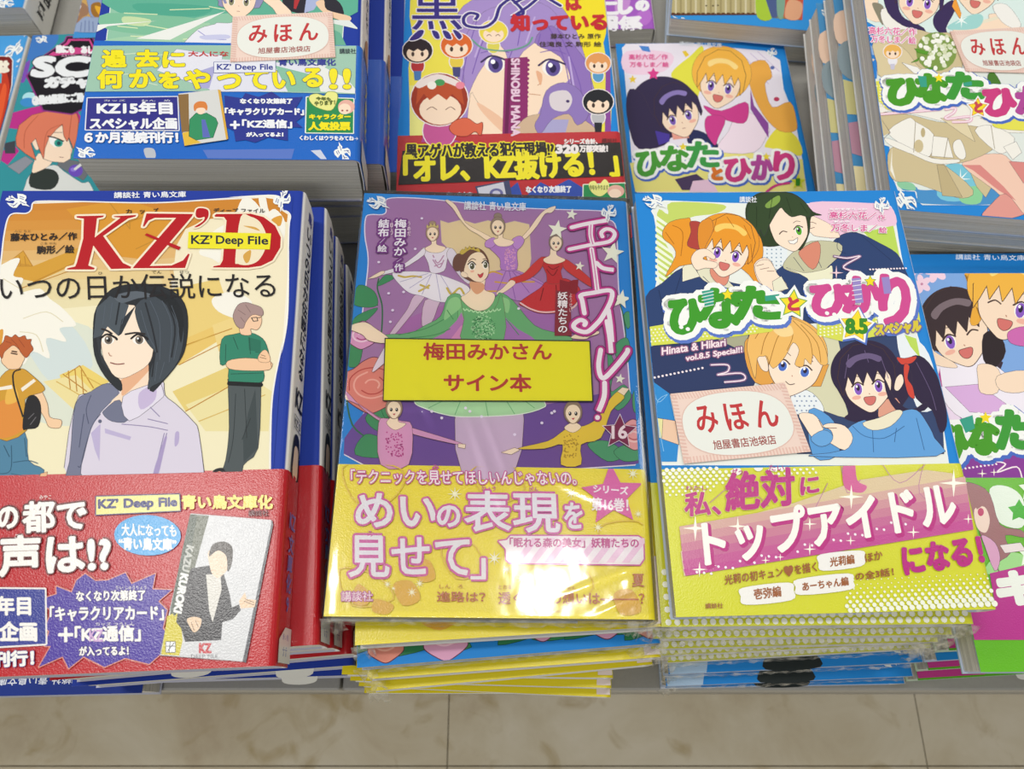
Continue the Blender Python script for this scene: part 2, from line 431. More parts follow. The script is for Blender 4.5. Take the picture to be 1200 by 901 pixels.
def plain_mat(name, col, rough, bump=0, sc=300):
    m, n, l, b = new_mat(name)
    t = n.new('ShaderNodeTexNoise'); t.inputs['Scale'].default_value = sc; t.inputs['Detail'].default_value = 3
    g = n.new('ShaderNodeNewGeometry'); l.new(g.outputs['Position'], t.inputs['Vector'])
    mx = n.new('ShaderNodeMix'); mx.data_type = 'RGBA'; c = lin(col); mx.inputs[6].default_value = tuple(v*.93 for v in c[:3])+(1,); mx.inputs[7].default_value = tuple(min(1, v*1.06) for v in c[:3])+(1,)
    l.new(t.outputs['Fac'], mx.inputs[0]); l.new(mx.outputs[2], b.inputs['Base Color'])
    b.inputs['Roughness'].default_value = rough
    if bump:
        k = n.new('ShaderNodeBump'); k.inputs['Strength'].default_value = bump; k.inputs['Distance'].default_value = .0003
        l.new(t.outputs['Fac'], k.inputs['Height']); l.new(k.outputs['Normal'], b.inputs['Normal'])
    return m
M_TILE = tile_mat(); M_GROUT = plain_mat('tile_joint', '6f6654', .9); M_TABLE = plain_mat('grey_laminate', '9b9993', .5, .1, 500)
M_GAP = plain_mat('dark_seam', '1d1c1b', .9)
# floor: each tile its own slab over a dark bed
V = []; F = []; box(V, F, -1800, 1800, -1500, 2600, -ZF-12, -ZF-1.2)
def zs(V): return [(x, y, z+ZB) for (x, y, z) in V]
floor = mesh_obj('floor', zs(V), F, M_GROUT); floor['kind'] = 'structure'
TS = 452; X0 = -61; Y0 = -43
me = None
for i in range(-3, 4):
    for j in range(-3, 5):
        if me is None:
            V = []; F = []; g = .55
            box(V, F, g, TS-g, g, TS-g, -2, 0)
            o = mesh_obj('floor_tile', V, F, M_TILE, floor); me = o.data
            bv = o
        else:
            o = bpy.data.objects.new('floor_tile', me); SC.collection.objects.link(o); o.parent = floor
        o.location = ((X0+i*TS)*MM, (Y0+j*TS)*MM, -ZF*MM)
# display table: empty at base; front rails, body, dividing strips
TZ = -90.0
tab = bpy.data.objects.new('display_table', None); SC.collection.objects.link(tab)
tab['label'] = 'grey laminate bookshop display table carrying all the stacks of paperbacks'; tab['category'] = 'table'
def tpart(nm, x0, x1, y0, y1, z0, z1, mat=None, bev=1.2):
    V = []; F = []; box(V, F, x0, x1, y0, y1, z0, z1)
    o = mesh_obj(nm, zs(V), F, mat or M_TABLE, tab)
    if bev:
        md = o.modifiers.new('b', 'BEVEL'); md.width = bev*MM; md.segments = 2
    return o
tpart('carcass', -900, 900, 20, 1400, -ZF, TZ-3.0, None, 2)
tpart('plinth_shadow_gap', -905, 905, 26, 1404, -ZF+.1, -ZF+60, M_GAP, 0)
for (x0, x1) in ((-900, -500), (-498.8, -83.2), (-82, 76.5), (77.7, 500), (501.2, 900)):
    tpart('front_rail', x0, x1, 11.5, 60, TZ-30, TZ)
tpart('top_board', -900, 900, 61, 265, TZ-14, TZ)
tpart('dividing_strip', -900, 900, 267.5, 283, TZ-12, TZ+.2)
tpart('top_board', -900, 900, 285.5, 1400, TZ-14, TZ)
for o in [q for q in tab.children]: pass
# ---------------------------------------------------------------- the stacks
ORD = ['topmost', 'second', 'third', 'fourth', 'fifth', 'sixth', 'seventh', 'eighth', 'ninth', 'tenth', 'eleventh', 'twelfth']
LB = '2285d4'; DB = '1f3a9c'
B = {}
# front row top books -------------------------------------------------
B['L'] = make_book('blue bordered paperback with wide red band, on top of the left front stack', -133.2, 99.0, 65.4, 2.29, 1.53, 3.19, T=21, front=DB, obi='b8141f', obi_h=62,
                   group='front row top paperbacks')
B['M'] = make_book('shrink-wrapped ballet paperback with yellow signed-copy card, on top of the middle stack', -6.7, 117.9, 38.7, -.23, -.69, 2.55, T=13.5, front=LB, obi='ecdc10', obi_h=53, group='front row top paperbacks')
B['R'] = make_book('sample paperback with four cartoon teenagers and lime band, on top of right front stack', 111.1, 120.1, 36.4, 1.45, 1.34, .71, T=10, front=LB, obi='d2d42c', obi_h=52, group='front row top paperbacks')
B['FR'] = make_book('paperback with two hugging cartoon girls and green and magenta band, right edge of the photo', 233, 103, 0, .5, 0, .8, T=13, front=LB, obi='62b51c', obi_h=76, group='front row top paperbacks')
# second row ----------------------------------------------------------
B['BL'] = make_book('dark blue bordered paperback with green picture and blue band, top of the upper left stack', -123.7, 295.8, 60.2, 2.85, 1.78, 4.3, T=29, front=DB, obi='1565c4', obi_h=60, group='second row top paperbacks')
B['BM'] = make_book('paperback with purple haired portrait, yellow ground and red band, behind the middle stack', -2, 296, -2, 1.9, 0, .5, T=14, front=LB, obi='b9252c', obi_h=63, group='second row top paperbacks')
B['BR1'] = make_book('low lying paperback with black haired and orange haired cartoon girls, behind the right stack', 127.6, 324, -76, 1.86, 0, 1, T=13, front=LB, group='second row top paperbacks')
B['BR2'] = make_book('sample paperback with white ruffled dresses on top of the tall upper right stack', 237, 296, 14, -4.4, -.8, 1.6, T=13, front=LB, group='second row top paperbacks')
B['SC'] = make_book('paperback with pink haired boy in profile and black shield title, far upper left', -257, 331, -74, 2.5, 0, 0, T=15, front='2b6fb5', group='second row top paperbacks')
B['FL'] = make_book('light blue paperback with dark red panel at the left photo edge', -374, 327, -74, 1.5, 0, 0, T=15, front='4a9fe0', group='second row top paperbacks')
# third row -----------------------------------------------------------
B['T1'] = make_book('light blue edged book end with page block, top left corner of the photo', -375.5, 508, -58, 2, 0, 0, T=31, front='2f8fd6', group='third row paperbacks')
B['T2'] = make_book('paperback showing a person in blue knitwear, behind the far upper left stacks', -236, 501, -73, 2, 0, 0, T=16, front='3f8fd0', group='third row paperbacks')
B['T3'] = make_book('purple covered paperback with white title, top edge of the photo', 37, 507, -74, 1.5, 0, 0, T=15, front='a35bc0', group='third row paperbacks')
B['T4'] = make_book('light blue bottom edged paperback with brown and green picture, top edge of the photo', 169, 495, -60, -7, 0, 0, T=14, front='2f8fd6', group='third row paperbacks')
def stack(key, title, place, levels, kinds, group):
    """books below the top one. levels: (kind, mode, ...): mode 'c' = centre offset dx, dy, yaw; 'l'/'r' = front left/right corner seen at a pixel, yaw"""
    out = []; b0 = B[key]; c = b0.M @ Vector((0, 0, b0.T)); n = len(levels)
    e = b0.M.to_3x3(); tx0 = math.degrees(math.asin(max(-1, min(1, e[2][1])))); ty0 = math.degrees(-math.asin(max(-1, min(1, e[2][0]))))
    zc = c.z-b0.T; sp = (zc-TZ)/n; proto = {}
    for i, lv in enumerate(levels):
        k, mode = lv[0], lv[1]; zt = zc-i*sp-.15; fr = 1-(i+1)/n; fr = max(0, fr-.0)
        T = sp-.5-max(abs(tx0)*87, abs(ty0)*56)*.01745/n
        a = R(lv[-1]) if mode != 'f' else R(lv[4])
        if mode == 'c': X, Y = c.x+lv[2], c.y+lv[3]
        else:
            x, y = at_z(lv[2], lv[3], zt); sx = 1 if mode == 'l' else -1
            dx, dy = sx*BW/2, BH/2
            X = x+dx*math.cos(a)-dy*math.sin(a); Y = y+dx*math.sin(a)+dy*math.cos(a)
        du, dv = X-(out[-1].cx if out else c.x), Y-(out[-1].cy if out else c.y); pf = 1-i/n
        acc = (out[-1].acc if out else 0)+du*math.tan(R(-ty0*pf))+dv*math.tan(R(tx0*pf)); zt += acc
        kw = dict(kinds[k]); pk = kw.pop('deco', None); flip = kw.pop('flip', False)
        lab = '%s, %s of the %s' % (kw.pop('title', title), ORD[min(i+1, 11)], place)
        bk = make_book(lab, X, Y, zt, math.degrees(a), tx0*fr, ty0*fr, T=T, group=group, parts=proto.get(k), flip=flip, **kw)
        bk.cx, bk.cy, bk.acc = X, Y, acc
        if k not in proto:
            proto[k] = bk
            if pk: pk(bk)
        out.append(bk)
    return out
def spine_kz(b):
    p = Print(b, 'spine_title', M_COVER, 'spine'); T = b.T
    a, z = T*.5-4.4, T*.5+4.4
    p.text('いつの日か伝説になる', (a, 99), (z, 99), (a, 162), '1d1c22', .16, vert=True)
    p.text('鳥', (a+1, 165), (z-1, 165), (a+1, 170), '2a3a90', .1)
    p.text('KZ', (a-1, 87), (z+1, 87), (a-1, 94), '1d1c22', .3)
    p.line([(a-1.4, 79.5), (z+1.4, 79.5), (z+1.4, 84), (a-1.4, 84)], .25, '33343c', 0, True)
    p.text('KZ’ D', (a-.4, 80.4), (z+.4, 80.4), (a-.4, 83), '33343c', .05)
    p.poly([(a-1, 62), (a-1.4, 70), (a+1, 77), (z-1, 77), (z+1.4, 70), (z+1, 62)], '1b1c24', 1)
    p.poly([(a+.8, 62), (a+.5, 68), (a+2, 73), (z-1.8, 73), (z-.6, 69), (z-1.2, 62)], 'edd2b6', 1)
    p.done()
    p.slift = .3; p.mat = M_OBI; p.start('band_spine_print')
    p.text('文庫化9', (a+.6, 17), (z-.6, 17), (a+.6, 42), '4a6bc0', .2, vert=True); p.text('KZ', (a, 44), (z, 44), (a, 49), '4a6bc0', .2)
    p.poly([(1.5, 1), (T-2, 1), (T-2, 12), (T*.45, 12), (1.5, 8)], 'dfe0da')
    p.text('††', (a+1, 3), (z-1, 3), (a+1, 6), '3a5aa8'); p.text('青い鳥', (a, 8), (z, 8), (a, 10), '3a5aa8')
    p.done()
def slip(b, u, r=8, out=2.8):
    """half round paper sales slip peeping out of the pages"""
    V = []; F = []; n = 10; z = b.T*.45
    for zz in (z, z+.25):
        V.append((u-r, -b.h/2+4, zz)); V.append((u+r, -b.h/2+4, zz))
        for i in range(n+1): V.append((u+r*math.cos(math.pi*i/n), -b.h/2-out*math.sin(math.pi*i/n)**.6, zz))
    m = n+3; lo = [0]+list(range(n+2, 1, -1))+[1]; 
    F = [tuple(lo[::-1]), tuple(i+m for i in lo)]
    for i in range(len(lo)): a, c = lo[i], lo[(i+1) % len(lo)]; F.append((a, c, c+m, a+m))
    return mesh_obj('sales_slip', V, F, M_LABEL, b.root, [lin('e2e2dc')]*len(V))
def spine_bl(b):
    p = Print(b, 'spine_title', M_COVER, 'spine'); T = b.T; a, z = T*.5-4, T*.5+4
    p.text('過去に何かを', (a, 84), (z, 84), (a, 150), '2a2a38', .16, vert=True)
    p.poly([(a-1, 62), (a-1, 72), (z, 80), (z+1, 70), (z, 62)], 'b98a5c', 1); p.poly([(T*.2, 66), (T*.8, 64), (T*.8, 60), (T*.2, 60)], '3a3a5c')
    p.done(); p.slift = .3; p.mat = M_OBI; p.start('band_spine_print'); p.text('文庫化', (a+.6, 22), (z-.6, 22), (a+.6, 52), 'd9cf3a', .3, vert=True)
    p.poly([(1.5, 1), (T-2, 1), (T-2, 14), (1.5, 12)], 'dfe0da'); p.done()
def deco_l(b): spine_kz(b); slip(b, -8)
def band_flecks(b, cols, seed, h=50):
    p = Print(b, 'band_print', M_OBI); p.b.lift = b.T+.35; rnd = random.Random(seed)
    for i in range(10):
        x = rnd.uniform(-50, 50); y = rnd.uniform(-84, -60); s = rnd.uniform(3, 7); c = rnd.choice(cols)
        p.poly([(x-s, y), (x, y+s*.5), (x+s, y), (x, y-s*.5)], c, 1)
    return p
def deco_y(b):
    p = band_flecks(b, ['e0b51c', 'dfa624', 'e6c01c'], 3); p.poly([(50, -86), (56, -86), (56, -62), (50, -62)], 'e9d9d2'); p.done()
def rose(p, x, y, s, c=('d9789f', 'b9467a', 'eeb0c4')):
    sv = p.fr; p.fr = None; rose_(p, x, y, s, c); p.fr = sv
def rose_(p, x, y, s, c):
    p.poly([(x+s*math.cos(t)*(1+.12*math.sin(5*t)), y+s*math.sin(t)*(1+.12*math.cos(4*t))*.9) for t in [i*math.pi/8 for i in range(16)]], c[0], 1, (.3, '5b2340'))
    for k, r in enumerate((.78, .6, .42, .24)):
        a0 = k*1.9
        p.line([(x+s*r*math.cos(a0+t), y+s*r*.8*math.sin(a0+t)) for t in (0, .7, 1.4, 2.1, 2.8, 3.5)], .45+.2*(k % 2), c[1+(k % 2)])
def deco_u(b):
    p = Print(b, 'cover_lettering'); p.text('講談社 青い鳥文庫', (-28, 78.5), (10, 78.5), (-28, 82.5), 'dfe3ee', .06)
    p.next('publisher_emblem'); p.bird(-47, 78, 10, 20, 1, '23348c'); p.next('cover_illustration'); p.poly([(-38, 76), (30, 77), (56, 70), (56, 60), (-38, 60)], 'c9852f', 1, (.5, 'eceae6')); p.done(); slip(b, 12)
def deco_rose(b):
    p = Print(b, 'cover_illustration', M_COVER); p.clip = (-56.3, -86.9, 56, -55)
    for (x, y, s) in ((-49, -79, 7), (-30, -81, 9), (8, -80, 8), (36, -80, 10), (52, -82, 6)):
        p.poly([(x-s*1.6, y-3), (x-s*.6, y+5), (x+s*.4, y)], '2f7a4c', 1, (.2, '1d4a30')); p.poly([(x+s*1.7, y-2), (x+s*.6, y+6), (x, y-2)], '3a8a55', 1, (.2, '1d4a30'))
    for (x, y, s, c) in ((-46, -78, 8, 0), (-24, -77, 10, 1), (12, -75, 8, 1), (36, -75, 9, 1), (52, -79, 6, 0)):
        rose(p, x, y, s, ('d98a78', 'c05a4c', 'eab09a') if not c else ('d9a0bf', 'a9407a', 'efc8d8'))
    p.clip = None; p.done()
def deco_dots(b):
    p = Print(b, 'band_print', M_OBI); p.b.lift = b.T+.35
    p.dots([(x*3.2-54+(1.6 if y % 2 else 0), -85.5+y*2.2, 1.15) for y in range(9) for x in range(34)], 1, 'eceee0'); p.done()
def deco_fr(b):
    p = Print(b, 'band_print', M_OBI); p.b.lift = b.T+.35
    p.poly([(-56.4, -86.2), (-25, -86.2), (15, -74), (-56.4, -66)], 'c2358a'); p.poly([(-20, -86), (-8, -80), (0, -86)], 'efeae6'); p.done(); slip(b, 3, 9, 3)
def deco_bird(b):
    p = Print(b, 'cover_illustration', M_COVER)
    p.bird(46, -78, 11, 200); p.next('cover_illustration'); p.poly([(-14, -87), (-11, -80), (-2, -78), (7, -80), (10, -87)], '232a2a', 1); p.next('cover_pattern'); p.poly([(-56, -82), (-38, -79), (-40, -87), (-56, -87)], 'a9c4de', 0); p.done()
S = {}
S['L'] = stack('L', 'blue bordered paperback with white spine and red band', 'left front stack', [
    ('k', 'r', 369, 754, 4), ('k', 'r', 386, 758, 4), ('k', 'r', 410, 765, 5), ('b', 'r', 413, 779, 4.2), ('b', 'r', 415, 791, 1.5), ('u', 'r', 167, 812, 1.2)],
    {'k': dict(front=DB, obi='b8141f', obi_h=62, deco=deco_l), 'b': dict(front=DB, spine=DB, title='dark blue paperback poking out without its band', deco=lambda b: slip(b, 30)),
     'u': dict(front='1c3384', title='dark blue paperback lying upside down', flip=True, deco=deco_u)}, 'paperbacks in the left front stack')
S['M'] = stack('M', 'shrink-wrapped paperback with yellow band', 'middle front stack', [
    ('y', 'l', 418, 757, 3.6), ('r', 'l', 420, 783, 4.6), ('y', 'l', 432, 796, 4.2), ('y', 'l', 436, 810, 5.2), ('y', 'r', 719, 794, -.6),
    ('y', 'r', 717, 806, -1.5), ('y', 'r', 716, 817, -2.4), ('y', 'r', 712, 812, 0)],
    {'y': dict(front=LB, back='e2e2dc', obi='e6d412', obi_h=53, deco=deco_y), 'r': dict(front=LB, deco=deco_rose, title='shrink-wrapped paperback showing printed roses on blue')}, 'paperbacks in the middle front stack')
S['R'] = stack('R', 'shrink-wrapped paperback with lime dotted band', 'right front stack', [
    ('d', 'l', 776, 734, .6), ('d', 'l', 766, 748, .8), ('d', 'l', 764, 760, 1.4), ('d', 'l', 772, 768, 2.6), ('d', 'l', 783, 776, 3), ('w', 'l', 784, 790, 2.6), ('w', 'l', 781, 804, 2.2), ('w', 'l', 780, 806, 1)],
    {'d': dict(front=LB, back='e2e2dc', obi='ccce2c', obi_h=52, deco=deco_dots), 'w': dict(front=LB, title='shrink-wrapped light blue paperback without band', deco=deco_bird)}, 'paperbacks in the right front stack')
S['FR'] = stack('FR', 'paperback with green and magenta band', 'right edge stack', [
    ('g', 'l', 1144, 733, 1.2), ('g', 'l', 1127, 745, 2), ('g', 'l', 1112, 762, 3), ('h', 'l', 1098, 774, 3.6), ('g', 'l', 1088, 785, 3.6), ('g', 'l', 1076, 797, 3.2)],
    {'g': dict(front=LB, back='5aae1c', obi='5aae1c', obi_h=62, deco=deco_fr), 'h': dict(front=LB, title='light blue paperback without band')}, 'paperbacks in the right edge stack')
S['BL'] = stack('BL', 'dark blue paperback with white spine', 'upper left stack', [('k', 'c', 5, 20, 2.6), ('k', 'c', 10, 38, 2.2), ('k', 'c', 12, 52, 2.5), ('k', 'c', 10, 54, 2)],
    {'k': dict(front=DB, obi='2456b8', obi_h=60, deco=spine_bl)}, 'paperbacks in the upper left stack')
S['BM'] = stack('BM', 'red banded paperback', 'stack behind the middle stack', [('r', 'c', 1, 2, 1.5), ('r', 'c', -2, 0, 2), ('r', 'c', 1, 1, 1), ('r', 'c', 0, 2, 2), ('r', 'c', 2, 0, 1.2)],
    {'r': dict(front=LB, obi='b9252c', obi_h=63)}, 'paperbacks in the stack behind the middle stack')
def deco_tr(b):
    p = Print(b, 'cover_illustration', M_COVER); L = -56.5
    p.bird(L+6, 78, 9, 0); p.poly([(L, 40), (L+14, 46), (L+14, 66), (L, 62)], 'e6c6ae', 1); p.poly([(L, 18), (L+14, 14), (L+14, 44), (L, 38)], '8a9aa0', 1)
    p.poly([(L, -10), (L+14, -10), (L+14, 10), (L, 14)], 'cdc68a', 0); p.poly([(L, -36), (L+14, -40), (L+14, -12), (L, -16)], 'b98a9c', 0); p.poly([(L, -64), (L+14, -64), (L+14, -44), (L, -44)], 'e6d9a8', 0); p.done()
S['BR2'] = stack('BR2', 'light blue paperback with cream fore-edge', 'tall upper right stack', [
    ('p', 'c', 2, 2, -4.4), ('p', 'c', -3, 3, -4.2), ('p', 'c', -7, 2, -4.2), ('p', 'c', -6, 4, -4.3), ('p', 'c', 22, 4, -4), ('p', 'c', 22, 4, -4), ('p', 'c', 22, 3, -4)],
    {'p': dict(front='4a8fc0', back='d4d6d0', spine='d4d6d0', deco=deco_tr)}, 'paperbacks in the tall upper right stack')
S['T4'] = stack('T4', 'blue paperback', 'stack at the top edge above the right stack', [('a', 'c', 0, 3, -6)], {'a': dict(front='2f8fd6')}, 'paperbacks at the top edge')
# ---------------------------------------------------------------- left front book: printed cover, band, title sticker
b = B['L']; p = Print(b, 'cover_illustration')
IN = (-b.w/2+.3, -b.h/2+62, b.w/2-3.2, b.h/2-.3); p.clip = IN
p.f(0, 215, .15)
FRAME = '-70,640 20,610 30,420 55,280 120,238 200,252 235,230 238,170 290,132 380,128 760,148 1180,150'
p.f(0, 210, .3885)
# picture field with wavy frame, left border then up over the top and down the right side
fld = '-30,1000 -30,240 3,238 12,170 22,118 42,104 78,104 92,92 96,72 128,66 240,66 420,70 520,68 640,60 760,52 826,50 848,60 850,88 866,96 876,108 870,150 868,300 866,400 858,470 838,560 826,620 818,700 814,800 812,960 810,1000'
p.poly(fld, 'f1ead9', 1, (.45, 'f4f1ea'))
p.clip = (-56, -26, 52.0, 84)
def inside(x0, y0, x1, y1, c): p.poly([(x0, y0), (x1, y0), (x1, y1), (x0, y1)], c)
# orange sky fading downward to pale yellow
bands = ['c9832f', 'cc8833', 'cf8f3c', 'd2984a', 'd6a35c', 'dab070', 'dcba80', 'dfc68e', 'e0cd99', 'e2d3a3', 'e2d7ab', 'e3dab0']
for i, c in enumerate(bands):
    y = 66+i*30
    p.poly([(6 if i < 6 else -30, y), (230, y-4), (430, y-2), (640-max(0, i-2)*26, y-10), (560-max(0, i-3)*10, y+60), (-30, y+60)] if i else '26,104 80,102 96,74 300,68 500,72 640,64 800,56 842,62 846,92 868,106 862,170 300,150 10,180', c)
p.poly('-30,410 300,380 640,420 866,380 856,480 826,620 812,800 810,1000 -30,1000', 'ebe3bf')
p.poly('560,150 866,130 866,400 840,560 560,420', 'ece2c2', 1)
p.poly('-30,470 120,420 300,470 320,700 150,740 -30,640', 'd7dccb', 1); p.poly('60,440 200,430 280,560 160,620', 'ccd8d6', 1)
# temple roofs
for P_, c in (('0,270 70,214 100,262 240,205 240,250 110,310 60,300', 'cf9a35'), ('200,90 380,60 560,120 420,240 330,230', 'd3932f'), ('350,500 560,420 720,450 540,560 430,560', 'e2c069'), ('520,640 700,560 700,640 560,700', 'dfc877'),
              ('180,590 250,560 330,610 270,650 190,640', 'e5cc6e'), ('130,610 230,590 340,700 250,720', 'e6d79a'), ('560,680 760,600 820,640 810,760 620,760', 'e5d9a0'), ('520,330 660,300 700,420 560,480', 'e3c878'), ('640,440 720,410 740,470 660,520', 'e6cd84')):
    p.poly(P_, c)
p.lines('12,262 70,216 98,262 12,262|24,256 88,258|40,240 44,262|58,230 62,262|74,232 78,262|200,590 240,562 282,630|190,588 262,640|206,578 212,632|226,572 232,640|245,575 252,650|330,70 392,150 390,104|300,170 360,140 470,100|410,210 540,150|430,560 560,500 700,450|540,560 720,470|560,700 700,620|100,310 250,240|60,330 250,262', .35, 'b9832c', 0)
p.lines('170,610 360,720|250,590 340,640|470,540 640,470|600,730 800,650', .3, 'd1ab4e', 0)
# white lilies
for P_ in ('-20,300 20,250 60,240 40,290 70,300 60,340 120,330 150,360 190,390 230,440 180,450 200,490 140,480 150,540 100,520 70,560 40,520 -20,540', '640,160 700,120 730,60 760,60 800,100 830,90 860,130 850,200 800,260 700,270 640,240 600,220', '640,360 700,340 760,370 730,420 660,400', '780,60 800,52 812,98 840,120 800,120'):
    p.poly(P_, 'efece0', 1)
p.lines('10,300 60,330|70,420 140,400 190,430|60,460 110,470 130,520|690,180 740,230|760,120 800,180 790,240|700,130 740,160', .3, 'd8cfae')
for P_ in ('700,220 740,200 720,270 690,250', '770,150 790,140 780,190', '820,120 850,110 846,140 826,136', '-4,460 10,455 4,500 -4,500'): p.poly(P_, 'd99b3a', 1)
# back to full clip for figures
p.f(0, 210, .3885)
p.poly('-60,-20 1000,-20 1000,1010 808,1010 813,900 818,700 828,610 842,540 858,470 866,400 869,300 871,150 876,112 866,97 852,92 849,62 826,51 760,53 640,61 520,69 420,71 240,67 128,66 100,71 94,92 78,103 42,103 24,118 12,170 4,238 -20,420 -60,420', '1f3a9c')
p.line('812,1010 814,900 818,700 828,610 842,540 858,470 866,400 869,300 871,150 876,112 866,97 852,92 849,62 826,51 760,53 640,61 520,69 420,71 240,67 128,66 100,71 94,92 78,103 42,103 24,118 12,170 4,238 -8,330', .55, 'eceae6', 1)
p.clip = IN
# left figure: back turned boy, orange shirt, black bag, jeans
p.f(0, 380, .22177)
p.poly('-10,590 130,572 150,720 232,770 200,850 150,875 50,820 45,905 -10,905', '4d7f9c', 0, (.15, '2b4656'))
p.lines('60,640 56,770 -5,790|70,730 150,720 200,735|60,790 140,860|130,600 140,700|20,640 50,700', .3, '2e566e')
p.poly('215,790 250,780 236,850 200,836', 'e3b48c', 0, (.12, '6a4530'))
p.poly('180,360 210,340 250,420 262,490 322,506 320,540 300,548 258,540 240,500 200,430', 'ecc7a0', 0, (.15, '6a4530'))
p.poly('-10,330 20,262 60,238 120,236 160,262 232,330 218,360 130,398 140,560 -10,602', 'c9962f', 0, (.15, '5a4420'))
p.poly('-10,420 90,400 110,480 120,560 -10,596', 'd98a3a', 1); p.poly('40,340 80,330 96,400 30,420', 'e2b04c', 1)
p.poly('110,338 178,288 190,300 118,356', 'ece4d4'); p.poly('-10,334 62,320 66,340 -10,350', 'ece4d4')
p.poly('140,400 180,376 210,410 216,470 200,540 150,552 120,545', '1e1d20', 0, (.1, '111')); p.lines('68,270 72,320 90,390 122,490|68,270 78,248 110,238', .55, '1b1b1d')
p.lines('160,530 190,490|150,500 180,470', .25, '6c6a6e')
p.poly('8,170 10,140 50,110 110,110 130,170 120,200 100,232 50,236 30,222 10,200', 'ecc7a0', 0, (.15, '6a4530'))
p.poly('-4,120 20,90 30,60 60,70 80,55 100,70 130,60 140,80 165,80 160,100 175,130 160,150 140,175 120,160 100,130 70,110 40,130 20,150 10,180 -4,150', 'b4592a', 0, (.15, '5a2c18'))
p.lines('60,80 90,110 110,150|30,90 60,100|100,80 130,120', .2, '8c3f1c'); p.lines('60,152 90,158|64,142 88,146', .5, '4a2c20')
# right figure
p.f(230, 340, .28875)
p.poly('130,378 140,366 262,372 262,390 250,640 190,710 182,800 130,800 128,760 100,760 100,740 120,690 134,560', '4c5456', 0, (.14, '22282a'))
p.poly('190,600 210,500 240,400 250,640 192,700', '3c4547'); p.lines('196,400 205,600|160,420 150,600 130,700|186,606 220,520', .22, '262c2e')
p.poly('64,740 90,722 116,730 124,796 70,792', '26262a', 1); p.poly('80,742 100,736 112,770 90,762', 'd98e7c', 1)
p.poly('130,300 150,284 200,280 300,290 296,320 220,328 140,326', 'ecc29a', 0, (.14, '6a4530'))
p.poly('104,200 150,180 215,172 268,196 290,240 294,286 270,300 272,368 200,376 134,372 132,300 98,300', '2f8066', 0, (.14, '16382e'))
p.poly('210,190 262,204 262,250 214,244', '276e58'); p.lines('120,220 118,290|150,190 170,240|215,190 220,260|240,250 262,254|140,340 270,336', .22, '1c4c3e')
p.poly('128,288 200,276 290,286 302,300 296,322 220,326 134,318', 'edc39c', 0, (.14, '6a4530')); p.poly('252,270 270,246 286,246 300,276 292,292 258,290', 'edc39c', 0, (.12, '6a4530')); p.lines('262,262 280,268|258,272 284,278', .2, '6a4530')
p.lines('134,378 262,384', 1.6, '16181a', 0)
p.poly('176,160 180,110 250,92 264,110 262,140 246,160 220,156 222,180 186,180', 'edc5a2', 0, (.14, '6a4530'))
p.poly('150,100 170,60 200,50 230,58 262,70 272,92 264,104 240,98 220,104 200,130 190,154 170,150 156,130', 'a58a86', 0, (.14, '4c3d3c')); p.lines('170,80 200,100|200,60 220,90|180,110 196,130', .2, '7c6462')
p.lines('224,112 246,110 250,124 232,126 224,112|250,112 262,110', .3, '2b2b2e', 0)
# central figure
p.f(90, 330, .27732)
p.poly('-10,900 -6,520 60,470 140,430 180,420 350,410 372,480 420,520 490,590 515,640 545,880 545,905', 'd5cedd', 0, (.18, '3c3846'))
p.poly('-70,905 -30,760 -6,520 60,465 130,430 178,470 110,540 60,620 20,760 4,900', '74788f', 0, (.15, '33364a'))
p.lines('60,480 40,540 50,600|30,560 10,700|100,560 60,620 20,770 5,780', .28, '4a4e68')
p.poly('180,400 300,370 320,430 220,560 150,540 112,560 150,500 184,470', 'f1d8bf'); p.poly('180,420 300,350 310,370 200,480 190,450', 'e2ad88', 1)
p.poly('120,540 180,500 214,586 150,590 112,560', '6d7188', 0, (.12, '33364a'))
p.poly('196,486 320,430 344,412 366,470 350,500 222,588', 'dcd6e4', 0, (.15, '4a4656'))
p.poly('264,470 330,440 330,500 270,540', 'c2b3d4', 1)
p.lines('190,602 300,612 384,628|370,640 340,760 310,880|380,640 350,780 330,880|310,530 350,570|300,580 384,600', .3, '8a7ea6')
p.poly('372,655 382,655 352,790 324,880 306,880 330,780', 'a596c0'); p.poly('118,620 230,655 224,670 120,640', 'b9aed0'); p.poly('416,640 432,636 430,680 414,695', 'b3a6cb', 1); p.poly('104,846 150,864 160,890 110,890', 'b3a6cb', 1); p.poly('60,640 100,600 96,760 76,710', 'b9aed0')
p.poly('450,852 490,840 500,880 450,890', 'c3b9d6', 1)
p.ell(98, 590, 8, 8, '5d6078')
# head
p.poly('84,110 150,30 250,10 360,20 440,70 468,150 460,270 430,340 360,425 310,460 296,300 200,180 110,190 100,300 140,380 185,420 184,462 120,400 76,310 70,200', '23272c', 0, (.15, '101215'))
p.poly('104,190 130,120 240,100 320,180 322,290 300,350 240,390 190,408 150,388 110,310', 'f3dfc9', 0, (.12, '6a5040'))
p.poly('110,190 100,300 150,390 104,340 84,250 86,200', '2d3238')
p.poly('70,240 84,110 140,60 220,100 200,160 176,230 130,190 108,226', '49525a'); p.poly('176,230 190,160 250,100 220,160 190,220', '2a2f36')
p.poly('250,100 330,60 430,110 452,220 430,330 370,410 320,440 300,450 316,360 330,300 300,260 262,190', '3e464e', 0, (.12, '14171b'))
p.poly('300,40 400,60 450,140 440,260 420,160 370,90', '1c2024', 1); p.poly('160,60 250,40 330,60 260,70 190,90', '59616a', 1)
p.lines('270,120 300,220 330,280|310,80 350,180 350,330|360,80 400,180 390,340|400,100 430,200 410,330|120,100 110,180|150,90 140,160|210,110 190,180|340,340 330,420|370,340 350,410', .18, '525c68')
p.lines('290,90 320,200 340,300|380,90 415,190 400,320|330,300 318,400|180,90 165,180', .6, '22262c')
